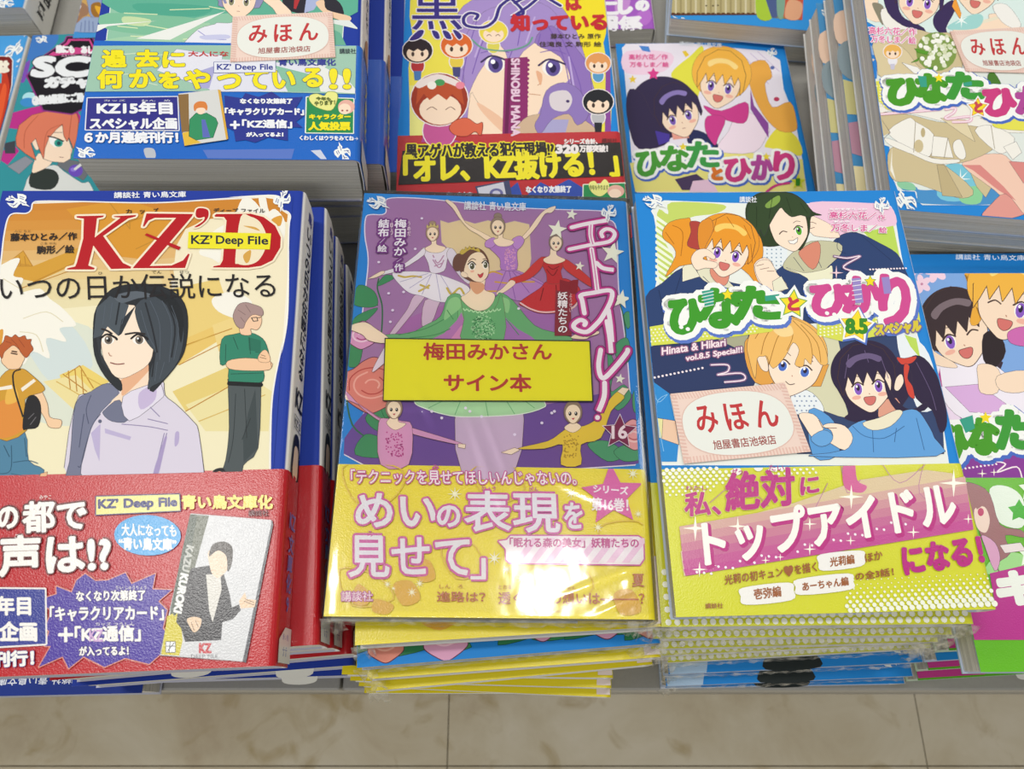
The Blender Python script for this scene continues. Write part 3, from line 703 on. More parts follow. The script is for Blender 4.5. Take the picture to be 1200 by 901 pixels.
for ex in (132, 262):
    p.ell(ex, 248, 26, 17, 'f4efe8'); p.ell(ex+2, 246, 17, 18, '6e6358'); p.ell(ex+2, 246, 8, 10, '1d1a1a'); p.ell(ex-4, 240, 4, 4, 'ffffff')
    p.line([(ex-32, 240), (ex-4, 222), (ex+30, 236), (ex+38, 246)], .75, '1d1a1c')
p.lines('106,200 130,208 150,222|206,222 250,216 290,222', .7, '2a2526'); p.lines('134,300 140,312 148,314', .3, 'b98468'); p.lines('142,342 170,349 200,346', .42, '8a4c42')
# names, top line, ruby
p.next('cover_lettering')
p.clip = None
p.f(0, 210, .3885)
p.t('講談社 青い鳥文庫', 344, 39, 561, 57, 'eceef2', .06, dy=-3)
p.f(0, 215, .15)
p.t('藤本ひとみ／作', 82, 390, 600, 450, '2b2320', .1, dy=-10); p.t('駒形／絵', 288, 488, 578, 550, '2b2320', .1, dy=-8)
p.t('ふじ もと', 110, 362, 240, 380, '4c3a28', 0); p.t('こま がた', 316, 458, 440, 476, '4c3a28', 0)
p.t('ひ', 768, 690, 800, 712, '2b2320')
p.f(170, 215, .15); p.t('でん', 52, 680, 128, 704, '2b2320'); p.t('せつ', 266, 680, 342, 704, '2b2320'); p.t('ディープ ファイル', 536, 192, 936, 228, '3b3630', .05, dy=2)
p.f(0, 215, .15); p.t('カ', 984, 202, 1028, 236, '2b2320', .05); p.t('ッ', 1092, 206, 1128, 236, '2b2320', .05); p.f(170, 215, .15); p.t('ズ', 62, 192, 104, 230, '2b2320', .05)
p.f(0, 210, .3885)
p.t('いつの日か伝説になる', 0, 290, 834, 367, '211e20', .04, dy=-10)
p.next('title_lettering', label='large red serif title')
p.fr = (0, 215, .15)
def serif(P_, col='b3121e'): p.poly(P_, col, 0)
glow = [(1.1, 'e9d7ae')]
K1 = '598,255 812,250 806,262 758,272 735,460 690,640 740,660 735,672 522,672 526,662 588,648 600,620 650,430 655,275 600,266'
K2 = '890,255 1064,246 1058,258 1000,274 806,410 960,620 1028,652 1024,664 868,668 712,462 716,440 930,276 940,266 892,262'
for q in (K1, K2): p.poly(q, 'ecd9b4', 0, (.8, 'f0e2c6'))
for q in (K1, K2): serif(q)
Z1 = '1116,340 1150,232 1168,248 1500,236 1500,250 1240,640 1400,648 1452,610 1478,556 1482,560 1442,660 1036,662 1040,650 1300,274 1200,270 1150,290 1128,340'
Z1 = '1116,336 1144,234 1508,238 1500,256 1170,644 1340,640 1430,600 1470,548 1482,552 1446,660 1038,662 1046,648 1376,268 1210,268 1160,290 1128,336'
p.poly(Z1, 'ecd9b4', 0, (.8, 'f0e2c6')); serif(Z1); serif('1130,402 1146,388 1412,496 1396,520')
ap = '1528,232 1540,198 1580,192 1622,206 1630,246 1610,290 1556,334 1518,340 1584,296 1598,262 1560,270 1534,260'
p.poly(ap, 'e9d0a8', 1, (.6, 'f0e2c6')); p.poly(ap, 'b3121e', 1)
D = '1676,250 1690,238 1960,236 2060,262 2150,330 2194,420 2190,500 2130,600 2040,644 1940,658 1664,656 1668,646 1720,636 1740,600 1770,290 1750,262 1680,260'
p.poly(D, 'f0e2c6', 0, (.8, 'f0e2c6')); serif(D)
p.poly('1880,262 1960,260 2030,300 2080,400 2076,500 2020,600 1940,636 1860,628 1838,590', 'ecdfc0', 1); p.poly('1900,560 1960,520 1950,600 1920,620', 'd3a14a', 1); p.poly('1900,330 1990,340 2030,370 1960,350', 'd3a14a', 1)
# emblems
p.next('publisher_emblem'); p.f(0, 210, .3885)
p.bird(53, 70, 9, 25, 1, '23348c'); p.next('publisher_emblem'); p.f(0, 210, .3885); p.bird(855, 65, 9, 35, -1, '23348c')
p.done()
# yellow title sticker: real thin slip of paper
def sticker(b, name, P_, col, th=.12, label=None, mat=None, fr=None, sm=0, over=.03):
    q = Print(b, name, mat or M_LABEL); q.fr = fr
    A = [q.m(v) for v in pts(P_)]
    if sm: A = cr(A)
    z0 = b.lift+over; z1 = z0+th; n = len(A)
    V = [(a[0], a[1], z) for z in (z0, z1) for a in A]
    F = [tuple(range(n))[::-1], tuple(range(n, 2*n))]+[(i, (i+1) % n, (i+1) % n+n, i+n) for i in range(n)]
    o = mesh_obj(name, V, F, mat or M_LABEL, b.root, [lin(col)]*len(V)); b.lift = z1+.004
    if label: o['label'] = label
    return o
st = sticker(b, 'title_sticker', '340,380 985,392 975,516 334,506', 'e9df22', .15, 'small yellow sticker', fr=(170, 215, .15))
q = Print(b, 'sticker_lettering', M_LABEL, parent=st); q.f(170, 215, .15)
q.t('KZ’', 362, 404, 524, 470, '1b2232', .13, dy=2); q.t('Deep', 556, 408, 766, 490, '1b2232', .13, dy=2); q.t('File', 806, 412, 960, 474, '1b2232', .13, dy=2)
q.line('420,440 500,436', .25, '1b2232'); q.done()
# ---- paper band print
b.lift = max(b.lift, b.T+.42)
p = Print(b, 'band_print', M_OBI); p.clip = (-b.w/2+.2, -b.h/2+.7, b.w/2-3, -b.h/2+62.5)
p.f(0, 540, .35)
p.poly('116,470 190,446 188,420 240,440 256,400 285,378 320,402 360,400 420,375 440,412 520,378 510,430 575,432 530,470 560,500 545,560 575,600 545,640 500,680 420,660 350,690 280,655 230,695 210,655 130,690 170,620 150,620 165,570 150,560 175,500', '46319a', 0, (.3, 'd98b78'))
p.poly('-20,428 150,430 153,612 -20,622', '2b3690', 0, (.5, 'e9e4e0'))
p.poly('322,120 600,112 603,166 322,180', 'e6dd86', 0, (.35, '2c2a6a'))
p.ell(494, 249, 112, 68, '4ba3dc', 2, 28)
p.next('band_lettering')
W = 'f1eee8'; SH = [(.9, '5a1519')]
p.t('都で', 78, 140, 288, 240, W, .35, SH, dy=-12); p.t('の', -6, 158, 58, 226, W, .35, SH, dy=-4)
p.t('声は!?', 0, 255, 370, 385, W, .45, SH, dy=-14)
p.t('みやこ', 132, 114, 172, 128, W, 0); p.t('こえ', 50, 245, 82, 260, W, 0)
p.text('KZ’ Deep File', (330, 168), (592, 160), (330, 130), '26286e', .2)
p.t('青い鳥文庫化', 610, 115, 912, 160, 'e8d96a', .22, [(.3, 'b0522c')])
p.t('講談社', 832, 165, 900, 185, '5c1a1e', .05)
p.t('大人になっても', 408, 210, 590, 250, W, .1, dy=4); p.t('“青い鳥文庫”', 398, 256, 590, 296, W, .14, dy=4)
LT = [(.28, '2a1c66')]
p.t('なくなり次第終了', 256, 436, 486, 470, W, .12, LT, dy=-4)
p.t('「キャラクリアカード」', 168, 488, 548, 536, W, .16, LT, dy=-4)
p.t('＋', 198, 560, 242, 604, W, .3); p.t('「KZ通信」', 252, 555, 470, 606, W, .2, LT, dy=-4)
p.t('が入ってるよ！', 266, 622, 430, 652, W, .12, LT, dy=-2)
p.t('年目', -10, 455, 102, 515, W, .25); p.t('企画', 0, 540, 122, 602, W, .28); p.t('刊行！', -20, 640, 112, 690, W, .25, [(.4, '2b3690')], dy=-6)
p.t('だい しゅうりょう', 388, 418, 490, 430, W); p.t('カッズ つうしん', 320, 540, 450, 552, W); p.t('KZ', 300, 566, 344, 604, 'c9a2d0', .1)
# picture card printed on the band
p.next('band_card_picture')
p.poly('640,178 912,200 915,214 824,676 812,672 536,652 536,640', '55565c', 0); p.poly('638,176 908,198 908,212 812,672 536,650', 'cfd0d2', 0)
p.poly('638,178 700,184 660,330 600,540 580,650 538,648 600,380', '6b6f60', 0); p.poly('560,520 600,500 612,600 600,652 540,648', 'cfc23c', 0)
p.poly('636,180 660,182 640,300 600,500 584,520 570,500 610,300', '505a4e')
p.poly('640,360 700,350 750,380 770,450 776,490 800,480 806,500 780,530 745,540 740,600 620,606 606,560 590,540 600,470', '3b3a3e', 0); p.poly('690,380 738,380 742,430 712,540 700,500', 'd3d0c8')
p.poly('700,300 770,300 770,350 735,390 712,380 702,350', 'e6cfb6', 1); p.poly('700,320 712,280 750,270 778,290 776,345 762,370 758,320 730,300', '4a4440', 1)
p.poly('626,530 650,522 674,530 668,560 650,574 636,556', 'e3c6a6', 1); p.poly('800,470 820,440 826,462 858,466 852,490 806,494', 'e3c6a6', 0)
p.lines('640,540 650,568|654,534 664,556|820,462 850,474|818,470 850,482', .2, '7a5a48')
p.text('KUROKI', (606, 376), (582, 504), (630, 382), 'e8e8e4', .2); p.text('KAZU', (626, 282), (610, 366), (648, 288), 'b9bbb4', .15)
p.poly('556,606 586,606 586,640 556,640', 'f0f0ee', 0, (.2, '55565c')); p.lines('558,620 584,620|570,606 566,640|584,608 560,638', .2, '3a3a40', 0)
p.t('KZ', 668, 612, 706, 642, 'c2444a', .2); p.t('DEEP FILE', 640, 648, 730, 660, '77787c')
p.done()
# white shelf tag wrapped at the spine foot of the band
p = Print(b, 'price_tab', M_OBI); p.f(0, 540, .35); p.clip = (-b.w/2, -b.h/2+.7, b.w/2-2.6, 0)
p.poly('903,676 900,630 948,592 975,590 975,676', 'deded8'); p.done()
spine_kz(b)
# ---------------------------------------------------------------- middle front book: ballet cover
b = B['M']; p = Print(b, 'cover_illustration')
ALL = (-b.w/2+.2, -b.h/2+.4, b.w/2-2.6, b.h/2-.3); p.clip = ALL
p.f(370, 210, .3885)
FLD = '145,860 150,700 130,600 128,520 152,330 160,240 150,170 152,118 166,108 200,108 214,98 212,72 228,58 330,60 560,84 720,92 850,96 868,102 874,120 900,134 908,190 912,330 930,470 940,560 948,660 964,760 962,860'
p.poly(FLD, 'a478a8', 1, (.45, 'e9e2ee'))
p.poly('150,700 300,660 560,700 940,640 964,760 962,860 145,860', '6d4a96', 1); p.poly('240,440 420,380 420,520 210,520', 'a86aa8', 1); p.poly('560,400 780,420 820,520 560,500', 'a46cae', 1)
p.poly('376,124 400,132 440,122 480,134 520,124 560,136 600,126 644,136 650,240 640,290 560,300 470,320 430,240 380,190', 'e0cba0', 0, (.2, 'a98bb0'))
# plants left and right
p.lines('190,300 186,330 200,380 200,440 196,480|186,380 130,350 110,372|90,640 110,740 170,790 210,820', .6, '2f6b45')
for q in ('112,372 130,320 175,338 186,378 150,386', '186,318 210,290 238,296 200,318', '104,440 128,410 186,388 160,420 130,436', '96,560 100,500 130,470 142,500 128,560', '150,720 200,680 220,730 190,760', '120,830 150,770 210,790 230,836', '190,660 205,640 230,680 210,720'): p.poly(q, '3f8f5c', 1, (.16, '1d4a30'))
rose(p, *p.m((140, 470)), 6, ('dd9cc4', 'a9407a', 'f0cfe0')); rose(p, *p.m((170, 620)), 11.5, ('dd8577', 'b9463f', 'eeb0a0'))
p.line('930,380 925,430 940,480|930,380 925,430', .5, '2f6b45') if 0 else p.line('900,330 925,400 935,470 930,520', .5, '2f6b45')
for q in ('930,410 945,400 952,430 940,450', '905,500 940,480 948,540 915,560', '880,520 900,560 890,640 930,620 950,660 900,690', '820,800 880,790 930,830 880,850', '960,640 1000,650 990,700 960,700', '900,820 950,800 985,840 930,850'): p.poly(q, '4d9a6c', 1, (.16, '1d4a30'))
rose(p, *p.m((960, 770)), 6, ('e9a0a0', 'b9575c', 'f3ccc8'))
p.next('dancer_illustration')
SK = 'f4dfc2'; OL = (.13, '6a4a3c')
def dancer_head(cx, cy, s, hair, crown=None, bun=1):
    if bun: p.ell(cx, cy-s*.86, s*.3, s*.24, hair, 0, 14, OL)
    p.ell(cx, cy-s*.08, s*.57, s*.72, hair, 0, 20, OL)
    p.poly([(cx-s*.44, cy-s*.2), (cx-s*.42, cy+s*.2), (cx-s*.16, cy+s*.56), (cx, cy+s*.62), (cx+s*.16, cy+s*.56), (cx+s*.42, cy+s*.2), (cx+s*.44, cy-s*.2), (cx+s*.2, cy-s*.5), (cx-s*.2, cy-s*.5)], SK, 1, (.08, '8a6a55'))
    for sx in (-1, 1):
        p.ell(cx+sx*s*.19, cy+s*.02, s*.1, s*.13, '3a3330', 0, 10); p.ell(cx+sx*s*.19-s*.03, cy-s*.02, s*.03, s*.04, 'ffffff', 0, 6)
    p.poly([(cx-s*.1, cy+s*.3), (cx+s*.12, cy+s*.28), (cx+s*.02, cy+s*.42)], 'b93a45')
    if crown: p.poly([(cx-s*.5, cy-s*.5), (cx-s*.45, cy-s*.8), (cx-s*.3, cy-s*.62), (cx-s*.15, cy-s*.92), (cx, cy-s*.68), (cx+s*.15, cy-s*.95), (cx+s*.3, cy-s*.64), (cx+s*.45, cy-s*.8), (cx+s*.5, cy-s*.5), (cx, cy-s*.62)], crown, 0, (.08, '6a5a2c'))
# white dancer (back left)
p.f(425, 235, .18305)
p.poly('330,610 400,600 380,640 230,830 180,870 176,850 240,760 290,690', 'd3b8cc', 0, OL); p.poly('400,640 490,640 480,680 440,780 380,800', 'd3b8cc', 0, OL)
p.poly('190,470 250,455 440,462 640,530 690,580 660,620 600,650 480,645 380,610 300,590 240,540', 'e9e4ea', 1, (.16, '7a6d88'))
for q in ('230,480 270,490 320,484 380,490', '360,580 400,560 430,540', '540,560 570,600 620,560 650,600', '370,540 420,560'): p.line(q, .9, 'c9b04c')
p.lines('440,470 300,560|440,470 380,600|470,470 500,640|500,480 600,640|420,466 240,520', .25, 'a9a0c4')
p.poly('380,310 420,305 500,310 560,305 540,380 520,450 440,462 420,400', 'e4dde8', 0, OL); p.lines('450,350 480,400 520,350|450,380 490,430 520,380|460,420 510,400', .5, 'b98aa8')
p.poly('390,305 340,350 240,420 130,455 120,475 150,470 250,440 390,350', 'e9e4ea', 0, OL); p.poly('40,497 120,452 140,462 90,490 44,500', SK, 0, OL); p.poly('560,305 600,340 640,480 690,520 670,530 610,470 540,360', 'ddd6e4', 0, OL)
p.poly('400,305 440,280 440,250 470,250 475,282 530,300 500,330 430,330', SK, 1, OL); dancer_head(447, 212, 74, 'a78f7a', 'c9b878')
# purple dancer (back centre)
p.f(560, 235, .18305)
p.poly('40,480 200,440 330,480 440,545 380,570 360,600 280,640 180,620 60,590 0,550', 'b585c4', 1, (.16, '6b4880')); p.lines('60,470 100,455 160,475|110,520 200,530|280,520 360,520|60,580 140,580', .7, 'd2a53c'); p.lines('180,450 120,590|200,450 240,630|220,450 330,590|230,450 420,540', .3, '8a5aa8')
p.poly('60,250 120,260 180,280 240,250 290,250 250,330 250,440 150,440 140,370 60,290', 'b07cc4', 0, OL)
rn = random.Random(4); p.dots([(205+rn.uniform(-32, 32), 370+rn.uniform(-62, 70), .35) for _ in range(70)], .3, 'e0a4cc', 6)
p.poly('270,250 330,180 380,110 430,60 490,36 496,48 470,78 430,84 380,160 310,240', SK, 0, OL)
p.poly('60,255 0,215 -60,180 -120,110 -160,50 -206,4 -190,-4 -140,34 -80,140 0,190 90,240', SK, 0, OL)
p.poly('220,250 270,226 296,260 260,310 230,296', 'bb8ace', 1, OL); p.poly('50,262 100,236 118,266 90,300 50,296', 'bb8ace', 1, OL)
p.poly('100,255 130,240 130,210 160,215 162,240 230,262 200,290 130,290', SK, 1, OL); dancer_head(128, 170, 82, '8f8070')
# red dancer (back right)
p.poly('270,650 400,560 440,520 560,500 650,560 640,640 560,700 480,720 380,716 300,680', 'c43136', 1, (.16, '5e1518')); p.line('272,655 330,690 400,712 480,712 600,690 640,650', .7, 'e9c4c0')
p.poly('400,380 430,360 560,380 530,450 540,520 450,530 440,470', 'bf2c32', 0, OL); p.poly('410,360 350,410 290,470 210,500 200,530 240,530 330,500 400,440 420,390', 'c93a38', 0, OL); p.poly('560,375 640,430 720,500 760,540 740,560 640,500 550,430', 'c93a38', 0, OL)
p.poly('210,510 160,560 120,590 130,600 180,580 240,530', SK, 0, OL); p.lines('440,440 480,480 510,440|450,420 480,440 520,420|420,560 400,640|500,540 510,680', .4, '7e181c')
p.poly('420,375 460,350 466,310 500,312 506,350 560,380 500,405 440,400', SK, 1, OL); dancer_head(500, 272, 78, '8a7c70')
p.poly('524,505 580,520 610,508 644,505 636,600 524,590', '8e1d2b', 0)
# front dancer in green
p.f(370, 210, .3885)
p.poly('430,660 520,640 620,660 600,880 440,880', 'c9b0ca', 0, OL)
p.poly('300,672 330,690 380,706 440,715 560,712 630,705 680,690 690,676 640,640 330,640', 'a9d3a2', 1, (.35, 'e6ece0'))
p.lines('340,690 400,660|420,710 440,660|520,714 510,660|600,708 570,660|660,690 620,660', .3, '6fae78')
p.f(425, 235, .18305)
p.poly('545,620 620,600 700,700 850,620 880,590 960,640 1100,800 1250,850 1340,880 1300,905 1100,905 900,900 620,900 150,900 150,860 300,850 400,800 500,740', '6cae74', 0, (.16, '2c5a3a'))
p.poly('620,640 700,700 840,700 880,640 900,900 640,900', '79b97c', 0, (.12, '2c5a3a'))
p.poly('550,640 610,620 630,680 560,740 520,760', '93c98c', 1); p.poly('880,620 940,640 930,720 890,680', '93c98c', 1)
p.poly('400,905 520,850 600,770 632,715 655,780 650,905', 'b878b4', 0); p.poly('885,905 882,720 905,740 990,820 1080,870 1120,905', 'a870b4', 0); p.poly('560,905 600,840 640,800 650,905', 'd58cba', 1)
p.poly('630,625 700,700 840,700 890,600 900,905 640,905 650,760', '6cae74', 0, OL)
rn = random.Random(8)
p.dots([(770+75*math.sqrt(u)*math.cos(v), 815+85*math.sqrt(u)*math.sin(v), rn.uniform(.25, .5)) for u, v in [(rn.random(), rn.random()*6.28) for _ in range(130)]], .4, 'a9d6a4', 6); p.dots([(770+80*math.sqrt(u)*math.cos(v), 815+88*math.sqrt(u)*math.sin(v), .28) for u, v in [(rn.random(), rn.random()*6.28) for _ in range(110)]], .3, '3c8250', 6)
for i in range(9): p.line([(645+i*27, 712-abs(i-4)*5), (655+i*27, 724-abs(i-4)*5), (668+i*27, 712-abs(i-4)*5)], .5, 'b8dfae')
0 and p.dots([(690+x*13+(6 if y % 2 else 0), 740+y*13, .42) for y in range(12) for x in range(11)], .4, 'b5dcae', 7); 0 and p.dots([(700+x*14, 750+y*14, .3) for y in range(11) for x in range(9)], .3, '3c8250', 6)
p.lines('230,860 400,820 520,760|300,880 460,860 560,820|920,760 1000,860|540,700 580,760', .35, '4a8f58')
p.poly('630,625 660,600 690,570 690,520 780,500 780,570 840,595 840,640 800,690 740,705 680,680', SK, 1, OL); p.poly('690,520 770,530 776,570 730,600 692,560', 'dba37c', 1)
p.ell(612, 395, 34, 56, '6e4a3c', 10, 16, OL)
p.poly('640,480 615,420 625,340 690,300 760,315 800,370 808,440 790,500 720,520 660,500', '6e4a3c', 1, OL); p.poly('650,480 655,420 690,350 750,330 790,370 806,430 800,480 765,518 720,516 680,490', SK, 1, OL)
p.poly('628,470 640,455 668,470 668,490 640,488', SK, 1, OL)
for ex, ey, r in ((700, 420, 1), (786, 412, .85)):
    p.ell(ex, ey, 22*r, 26, 'f8f4ec', 0, 14); p.ell(ex+1, ey, 15*r, 21, '4e5038', 0, 12); p.ell(ex-4, ey-6, 4, 5, 'ffffff', 0, 6); p.line([(ex-26*r, ey-12), (ex, ey-30), (ex+25*r, ey-8)], .5, '2c2522')
p.lines('676,392 700,372 724,380|770,376 790,372 806,384', .35, '6e4a3c'); p.poly('736,470 752,474 772,462 766,486 750,494', 'c2404a', 0, (.1, '6a2a2c')); p.poly('690,448 710,444 712,458 694,460', 'efb9a0', 1)
p.poly('622,332 640,310 652,318 658,296 672,310 684,290 696,308 712,294 720,312 740,306 750,330 690,312 640,345', 'c9b04c', 0, (.08, '6a5a2c'))
# hands
p.f(370, 210, .3885)
p.poly('104,452 112,438 150,432 180,450 220,480 206,494 160,486 140,468', SK, 1, OL); p.poly('770,478 800,462 850,458 852,466 828,474 812,482', SK, 1, OL)
p.poly('170,580 200,520 216,500 240,520 200,560', 'e3d5e2', 1, OL)
# two small dancers below
p.poly('430,800 300,770 240,742 190,720 130,680 88,660 92,640 140,690 205,735 270,745 340,765 436,795', 'd79ac0', 0, OL)
p.poly('190,735 215,722 260,730 290,745 280,860 196,860', 'd79ac0', 0, OL); p.poly('86,640 96,660 100,668 90,664', SK); p.poly('430,798 452,800 450,812 430,808', SK, 0, OL)
p.dots([(238+rn.uniform(-26, 26), 800+rn.uniform(-38, 36), .33) for _ in range(75)], .3, 'b94a8c', 6)
p.poly('214,735 232,715 246,715 250,732 272,738 240,756', SK, 1, OL); dancer_head(236, 694, 44, '9a8270')
p.poly('610,812 700,790 740,764 760,752 810,744 850,720 890,660 915,640 930,660 890,700 860,780 800,800 800,860 740,860 745,800 690,812', 'e3c43c', 0, OL)
p.poly('910,640 925,628 945,632 930,652', SK, 0, OL); p.poly('560,824 600,810 616,816 590,830', SK, 0, OL)
p.dots([(770+rn.uniform(-22, 22), 806+rn.uniform(-36, 36), .33) for _ in range(60)], .3, 'b9962c', 6)
p.poly('750,750 770,735 786,735 800,748 776,764', SK, 1, OL); dancer_head(776, 706, 48, '8a7565')
# sparkles
p.dots('190,250 320,118 232,395 265,340 220,344 225,430 300,210 358,240 612,390 452,690 465,700 500,716 600,770 720,700 682,735 712,705 350,700 380,720', .6, 'e9dcf0')
for x, y, r in ((728, 152, 30), (772, 106, 18), (895, 222, 36), (922, 362, 30), (918, 602, 16), (796, 262, 15)): p.star(x, y, r, 'eef0dc', .42, 5, -80)
p.next('cover_lettering'); p.clip = None
p.t('講談社 青い鳥文庫', 447, 66, 634, 92, 'eef2f6', .05, dy=4, sh=1)
G = [(.9, '7a3c86')]
p.f(425, 235, .18305)
p.t('梅田みか', 198, 120, 274, 350, 'f2eef4', .12, G, vert=True, sh=8); p.t('／', 205, 372, 248, 402, 'f2eef4', .02, G); p.t('作', 204, 404, 258, 450, 'f2eef4', .08, G)
p.t('結布', 98, 120, 166, 232, 'f2eef4', .12, G, vert=True, sh=4); p.t('／', 105, 240, 142, 278, 'f2eef4', .02, G); p.t('絵', 96, 284, 154, 328, 'f2eef4', .08, G)
p.t('うめだ', 286, 134, 308, 224, 'f2d8e8', .03, vert=True); p.t('ゆう', 176, 140, 196, 220, 'f2d8e8', .03, vert=True)
p.f(370, 210, .3885)
p.poly('722,330 770,340 768,470 724,470', '8e2436', 1) if 0 else p.poly('724,336 768,336 772,472 720,472', '8a2a38')
p.t('妖精たちの', 730, 340, 760, 462, 'f4eef0', .1, [(.3, '5a1622')], vert=True); p.t('ようせい', 764, 344, 774, 400, 'e9ccd0', 0, vert=True)
# long vertical katakana title drawn as thick rounded strokes
p.next('title_lettering', label='white katakana strokes with magenta outline')
p.f(560, 235, .18305)
ST = ['600,172 690,150 826,126', '724,156 722,220 736,280', '585,312 720,284 840,262 876,220 860,190 820,182 790,206 800,236', '728,310 745,420 764,572', '760,398 800,432 870,444',
      '682,722 668,640 660,606 740,590 850,576 852,640 800,740 760,790 700,840 640,830 612,806 626,780 660,764 690,780 680,800', '836,700 850,800 858,905']
ST2 = ['152,424 164,480 165,545', '168,528 160,590 176,632 220,592 262,540 266,526', '182,648 180,700 160,752']
for w_, c_ in ((4.3, '7c2466'), (3.5, 'c23a8e'), (1.9, 'f4eef2')):
    p.f(560, 235, .18305)
    for i, s_ in enumerate(ST): p.line(s_, w_*(.9 if i == 2 else 1), c_)
    p.f(650, 240, .32164)
    for s_ in (['190,424 200,480 206,540'] + ST2[1:]): p.line(s_, w_, c_)
    p.ell(156, 775, 3+w_*3, 3+w_*3, c_)
p.f(560, 235, .18305)
for s_ in (ST[1], ST[3]): p.line(s_, .5, 'd88ab8')
p.f(370, 210, .3885)
p.next('volume_star'); p.star(916, 762, 56, 'e9dcea', .48, 5, -88); p.star(916, 762, 52, '7c1f4a', .48, 5, -88)
p.t('16', 894, 744, 938, 782, 'f0dfe4', .22, dy=-1)
p.next('publisher_emblem'); p.bird(188, 75, 9.5, 25, 1); p.next('publisher_emblem'); p.bird(888, 104, 9, 30, -1); p.done()
# ---- yellow band print
b.lift = max(b.lift, b.T+.42)
p = Print(b, 'band_print', M_OBI); p.clip = (-b.w/2+.1, -b.h/2+.7, b.w/2-2.4, -b.h/2+53.4)
p.f(370, 520, .35)
for q in ('90,80 200,60 300,100 250,190 140,200', '700,430 860,400 930,480 820,560 700,530', '420,350 520,330 560,420 470,450', '80,420 200,440 260,520 120,540', '950,280 1080,260 1120,330 1000,380', '520,90 640,60 700,150 600,200'):
    p.line(q, .5, 'dfc02a', 1, True)
for q in ('140,470 180,500 170,540 120,530', '260,470 320,460 350,520 290,540', '200,520 260,540 240,570 190,560', '330,400 380,390 400,450 350,460', '1000,500 1060,490 1090,560 1020,570'): p.poly(q, 'dcae24', 1)
for x, y, r in ((466, 168, 26), (598, 383, 26), (1062, 100, 22), (855, 165, 20), (640, 420, 16), (348, 468, 16), (322, 497, 18), (240, 470, 14), (690, 450, 20), (1080, 235, 16), (945, 280, 18), (260, 484, 9), (640, 360, 12)): p.star(x, y, r, 'f7f6d8', .25, 8)
p.star(994, 172, 108, 'd95aa8', .46, 5, -94)
p.poly('612,326 640,322 652,308 1080,310 1096,320 1098,385 1085,404 650,398 638,388 636,352', 'efe9ec', 0, (.5, 'c94f9c'))
for x in range(660, 1060, 52): p.poly([(x, 398), (x+26, 398), (x+90, 316), (x+64, 316)], 'eac6de')
p.next('band_lettering'); MG = [(.5, 'c94f9c')]; WH = 'e4e4ea'
p.t('「テクニックを見せてほしいんじゃないの。', 118, 86, 874, 134, 'f4f0f2', .06, [(.42, 'c94f9c')], dy=4)
p.t('み', 390, 70, 412, 86, 'c94f9c', .1)
p.t('めい', 136, 166, 402, 276, WH, .35, [(1.05, 'c94f9c')], dy=4); p.t('の', 408, 208, 482, 276, WH, .3, [(1.0, 'c94f9c')]); p.t('表現', 500, 158, 818, 292, WH, .25, [(1.0, 'c94f9c')], dy=4); p.t('を', 834, 198, 892, 282, WH, .25, [(1.0, 'c94f9c')])
p.t('見せて', 112, 308, 520, 444, WH, .25, [(1.05, 'c94f9c')], dy=2); p.t('」', 520, 384, 568, 452, WH, .2, [(.9, 'c94f9c')])
p.t('ひょう', 556, 142, 602, 156, 'c94f9c', .04); p.t('げん', 716, 144, 744, 158, 'c94f9c', .04); p.t('み', 172, 292, 196, 310, 'c94f9c', .05)
p.t('シリーズ', 930, 136, 1046, 162, 'f7eef4', .14, dy=8); p.t('第16巻！', 924, 180, 1046, 222, 'f7eef4', .16, dy=4)
p.t('「眠れる森の美女」妖精たちの', 650, 314, 1082, 346, 'c0408c', .1, dy=2); 
p.t('夏', 1060, 436, 1100, 478, 'b7642c', .08); p.t('進路は？', 406, 494, 568, 528, 'b7642c', .08, dy=2); p.t('透くんへの想いは―――？', 612, 496, 1102, 536, 'b7642c', .08, dy=2)
p.t('しん　ろ', 414, 470, 492, 484, 'b7642c'); p.t('とおる', 612, 472, 656, 486, 'b7642c'); p.t('おも', 842, 476, 870, 490, 'b7642c')
p.t('講談社', 86, 494, 190, 526, 'f0e4e6', .0, [(.32, 'b7529a')])
p.done()
# yellow signed-copy card on the cover, under the film
q_ = sticker(b, 'signed_copy_card', '208,479 828,487 838,671 202,669', '26251c', .12, fr=(370, 210, .3885))
q_ = sticker(b, 'signed_copy_card', '211,482 825,490 834,668 205,666', 'e4dd12', .05, 'bright yellow card with dark red lettering', fr=(370, 210, .3885), over=.005)
q = Print(b, 'card_lettering', M_LABEL, parent=q_); q.f(370, 210, .3885)
q.t('梅田みかさん', 326, 494, 712, 544, 'b2362c', .22, dy=1); q.t('サイン本', 388, 588, 650, 640, 'b2362c', .25); q.done()
# ---------------------------------------------------------------- right front book: four cartoon teenagers
b = B['R']; p = Print(b, 'cover_illustration')
ALL = (-b.w/2+.2, -b.h/2+.4, b.w/2-.9, b.h/2-.2); p.clip = ALL
p.f(740, 210, .3885)
p.poly('80,75 100,66 300,74 700,76 780,82 790,98 806,200 840,380 860,470 900,600 940,760 955,860 70,860 60,700 62,560 60,400 80,300 82,180 70,110 62,96', 'e9edE6'.lower(), 0, (.4, 'eef2f0'))
SK = 'fae3cc'; OL = (.14, '3a3040')
p.f(740, 220, .19975)
p.poly('150,150 215,155 235,85 540,100 500,150 330,180 200,300 250,420 230,560 165,560', 'c4d66a', 1)
for i in range(11): p.poly([(140, 165+i*36), (150, 165+i*36), (245, 235+i*36), (245, 250+i*36), (140, 182+i*36)], 'eef4dc')
p.f(740, 210, .3885)
p.poly('540,70 720,72 780,80 796,140 700,140 600,180 560,120', 'eec6dc', 1); p.poly('700,160 790,140 810,240 740,200', 'bcd95c', 0); p.poly('400,200 470,200 470,250 400,330 360,260', 'e6edf0')
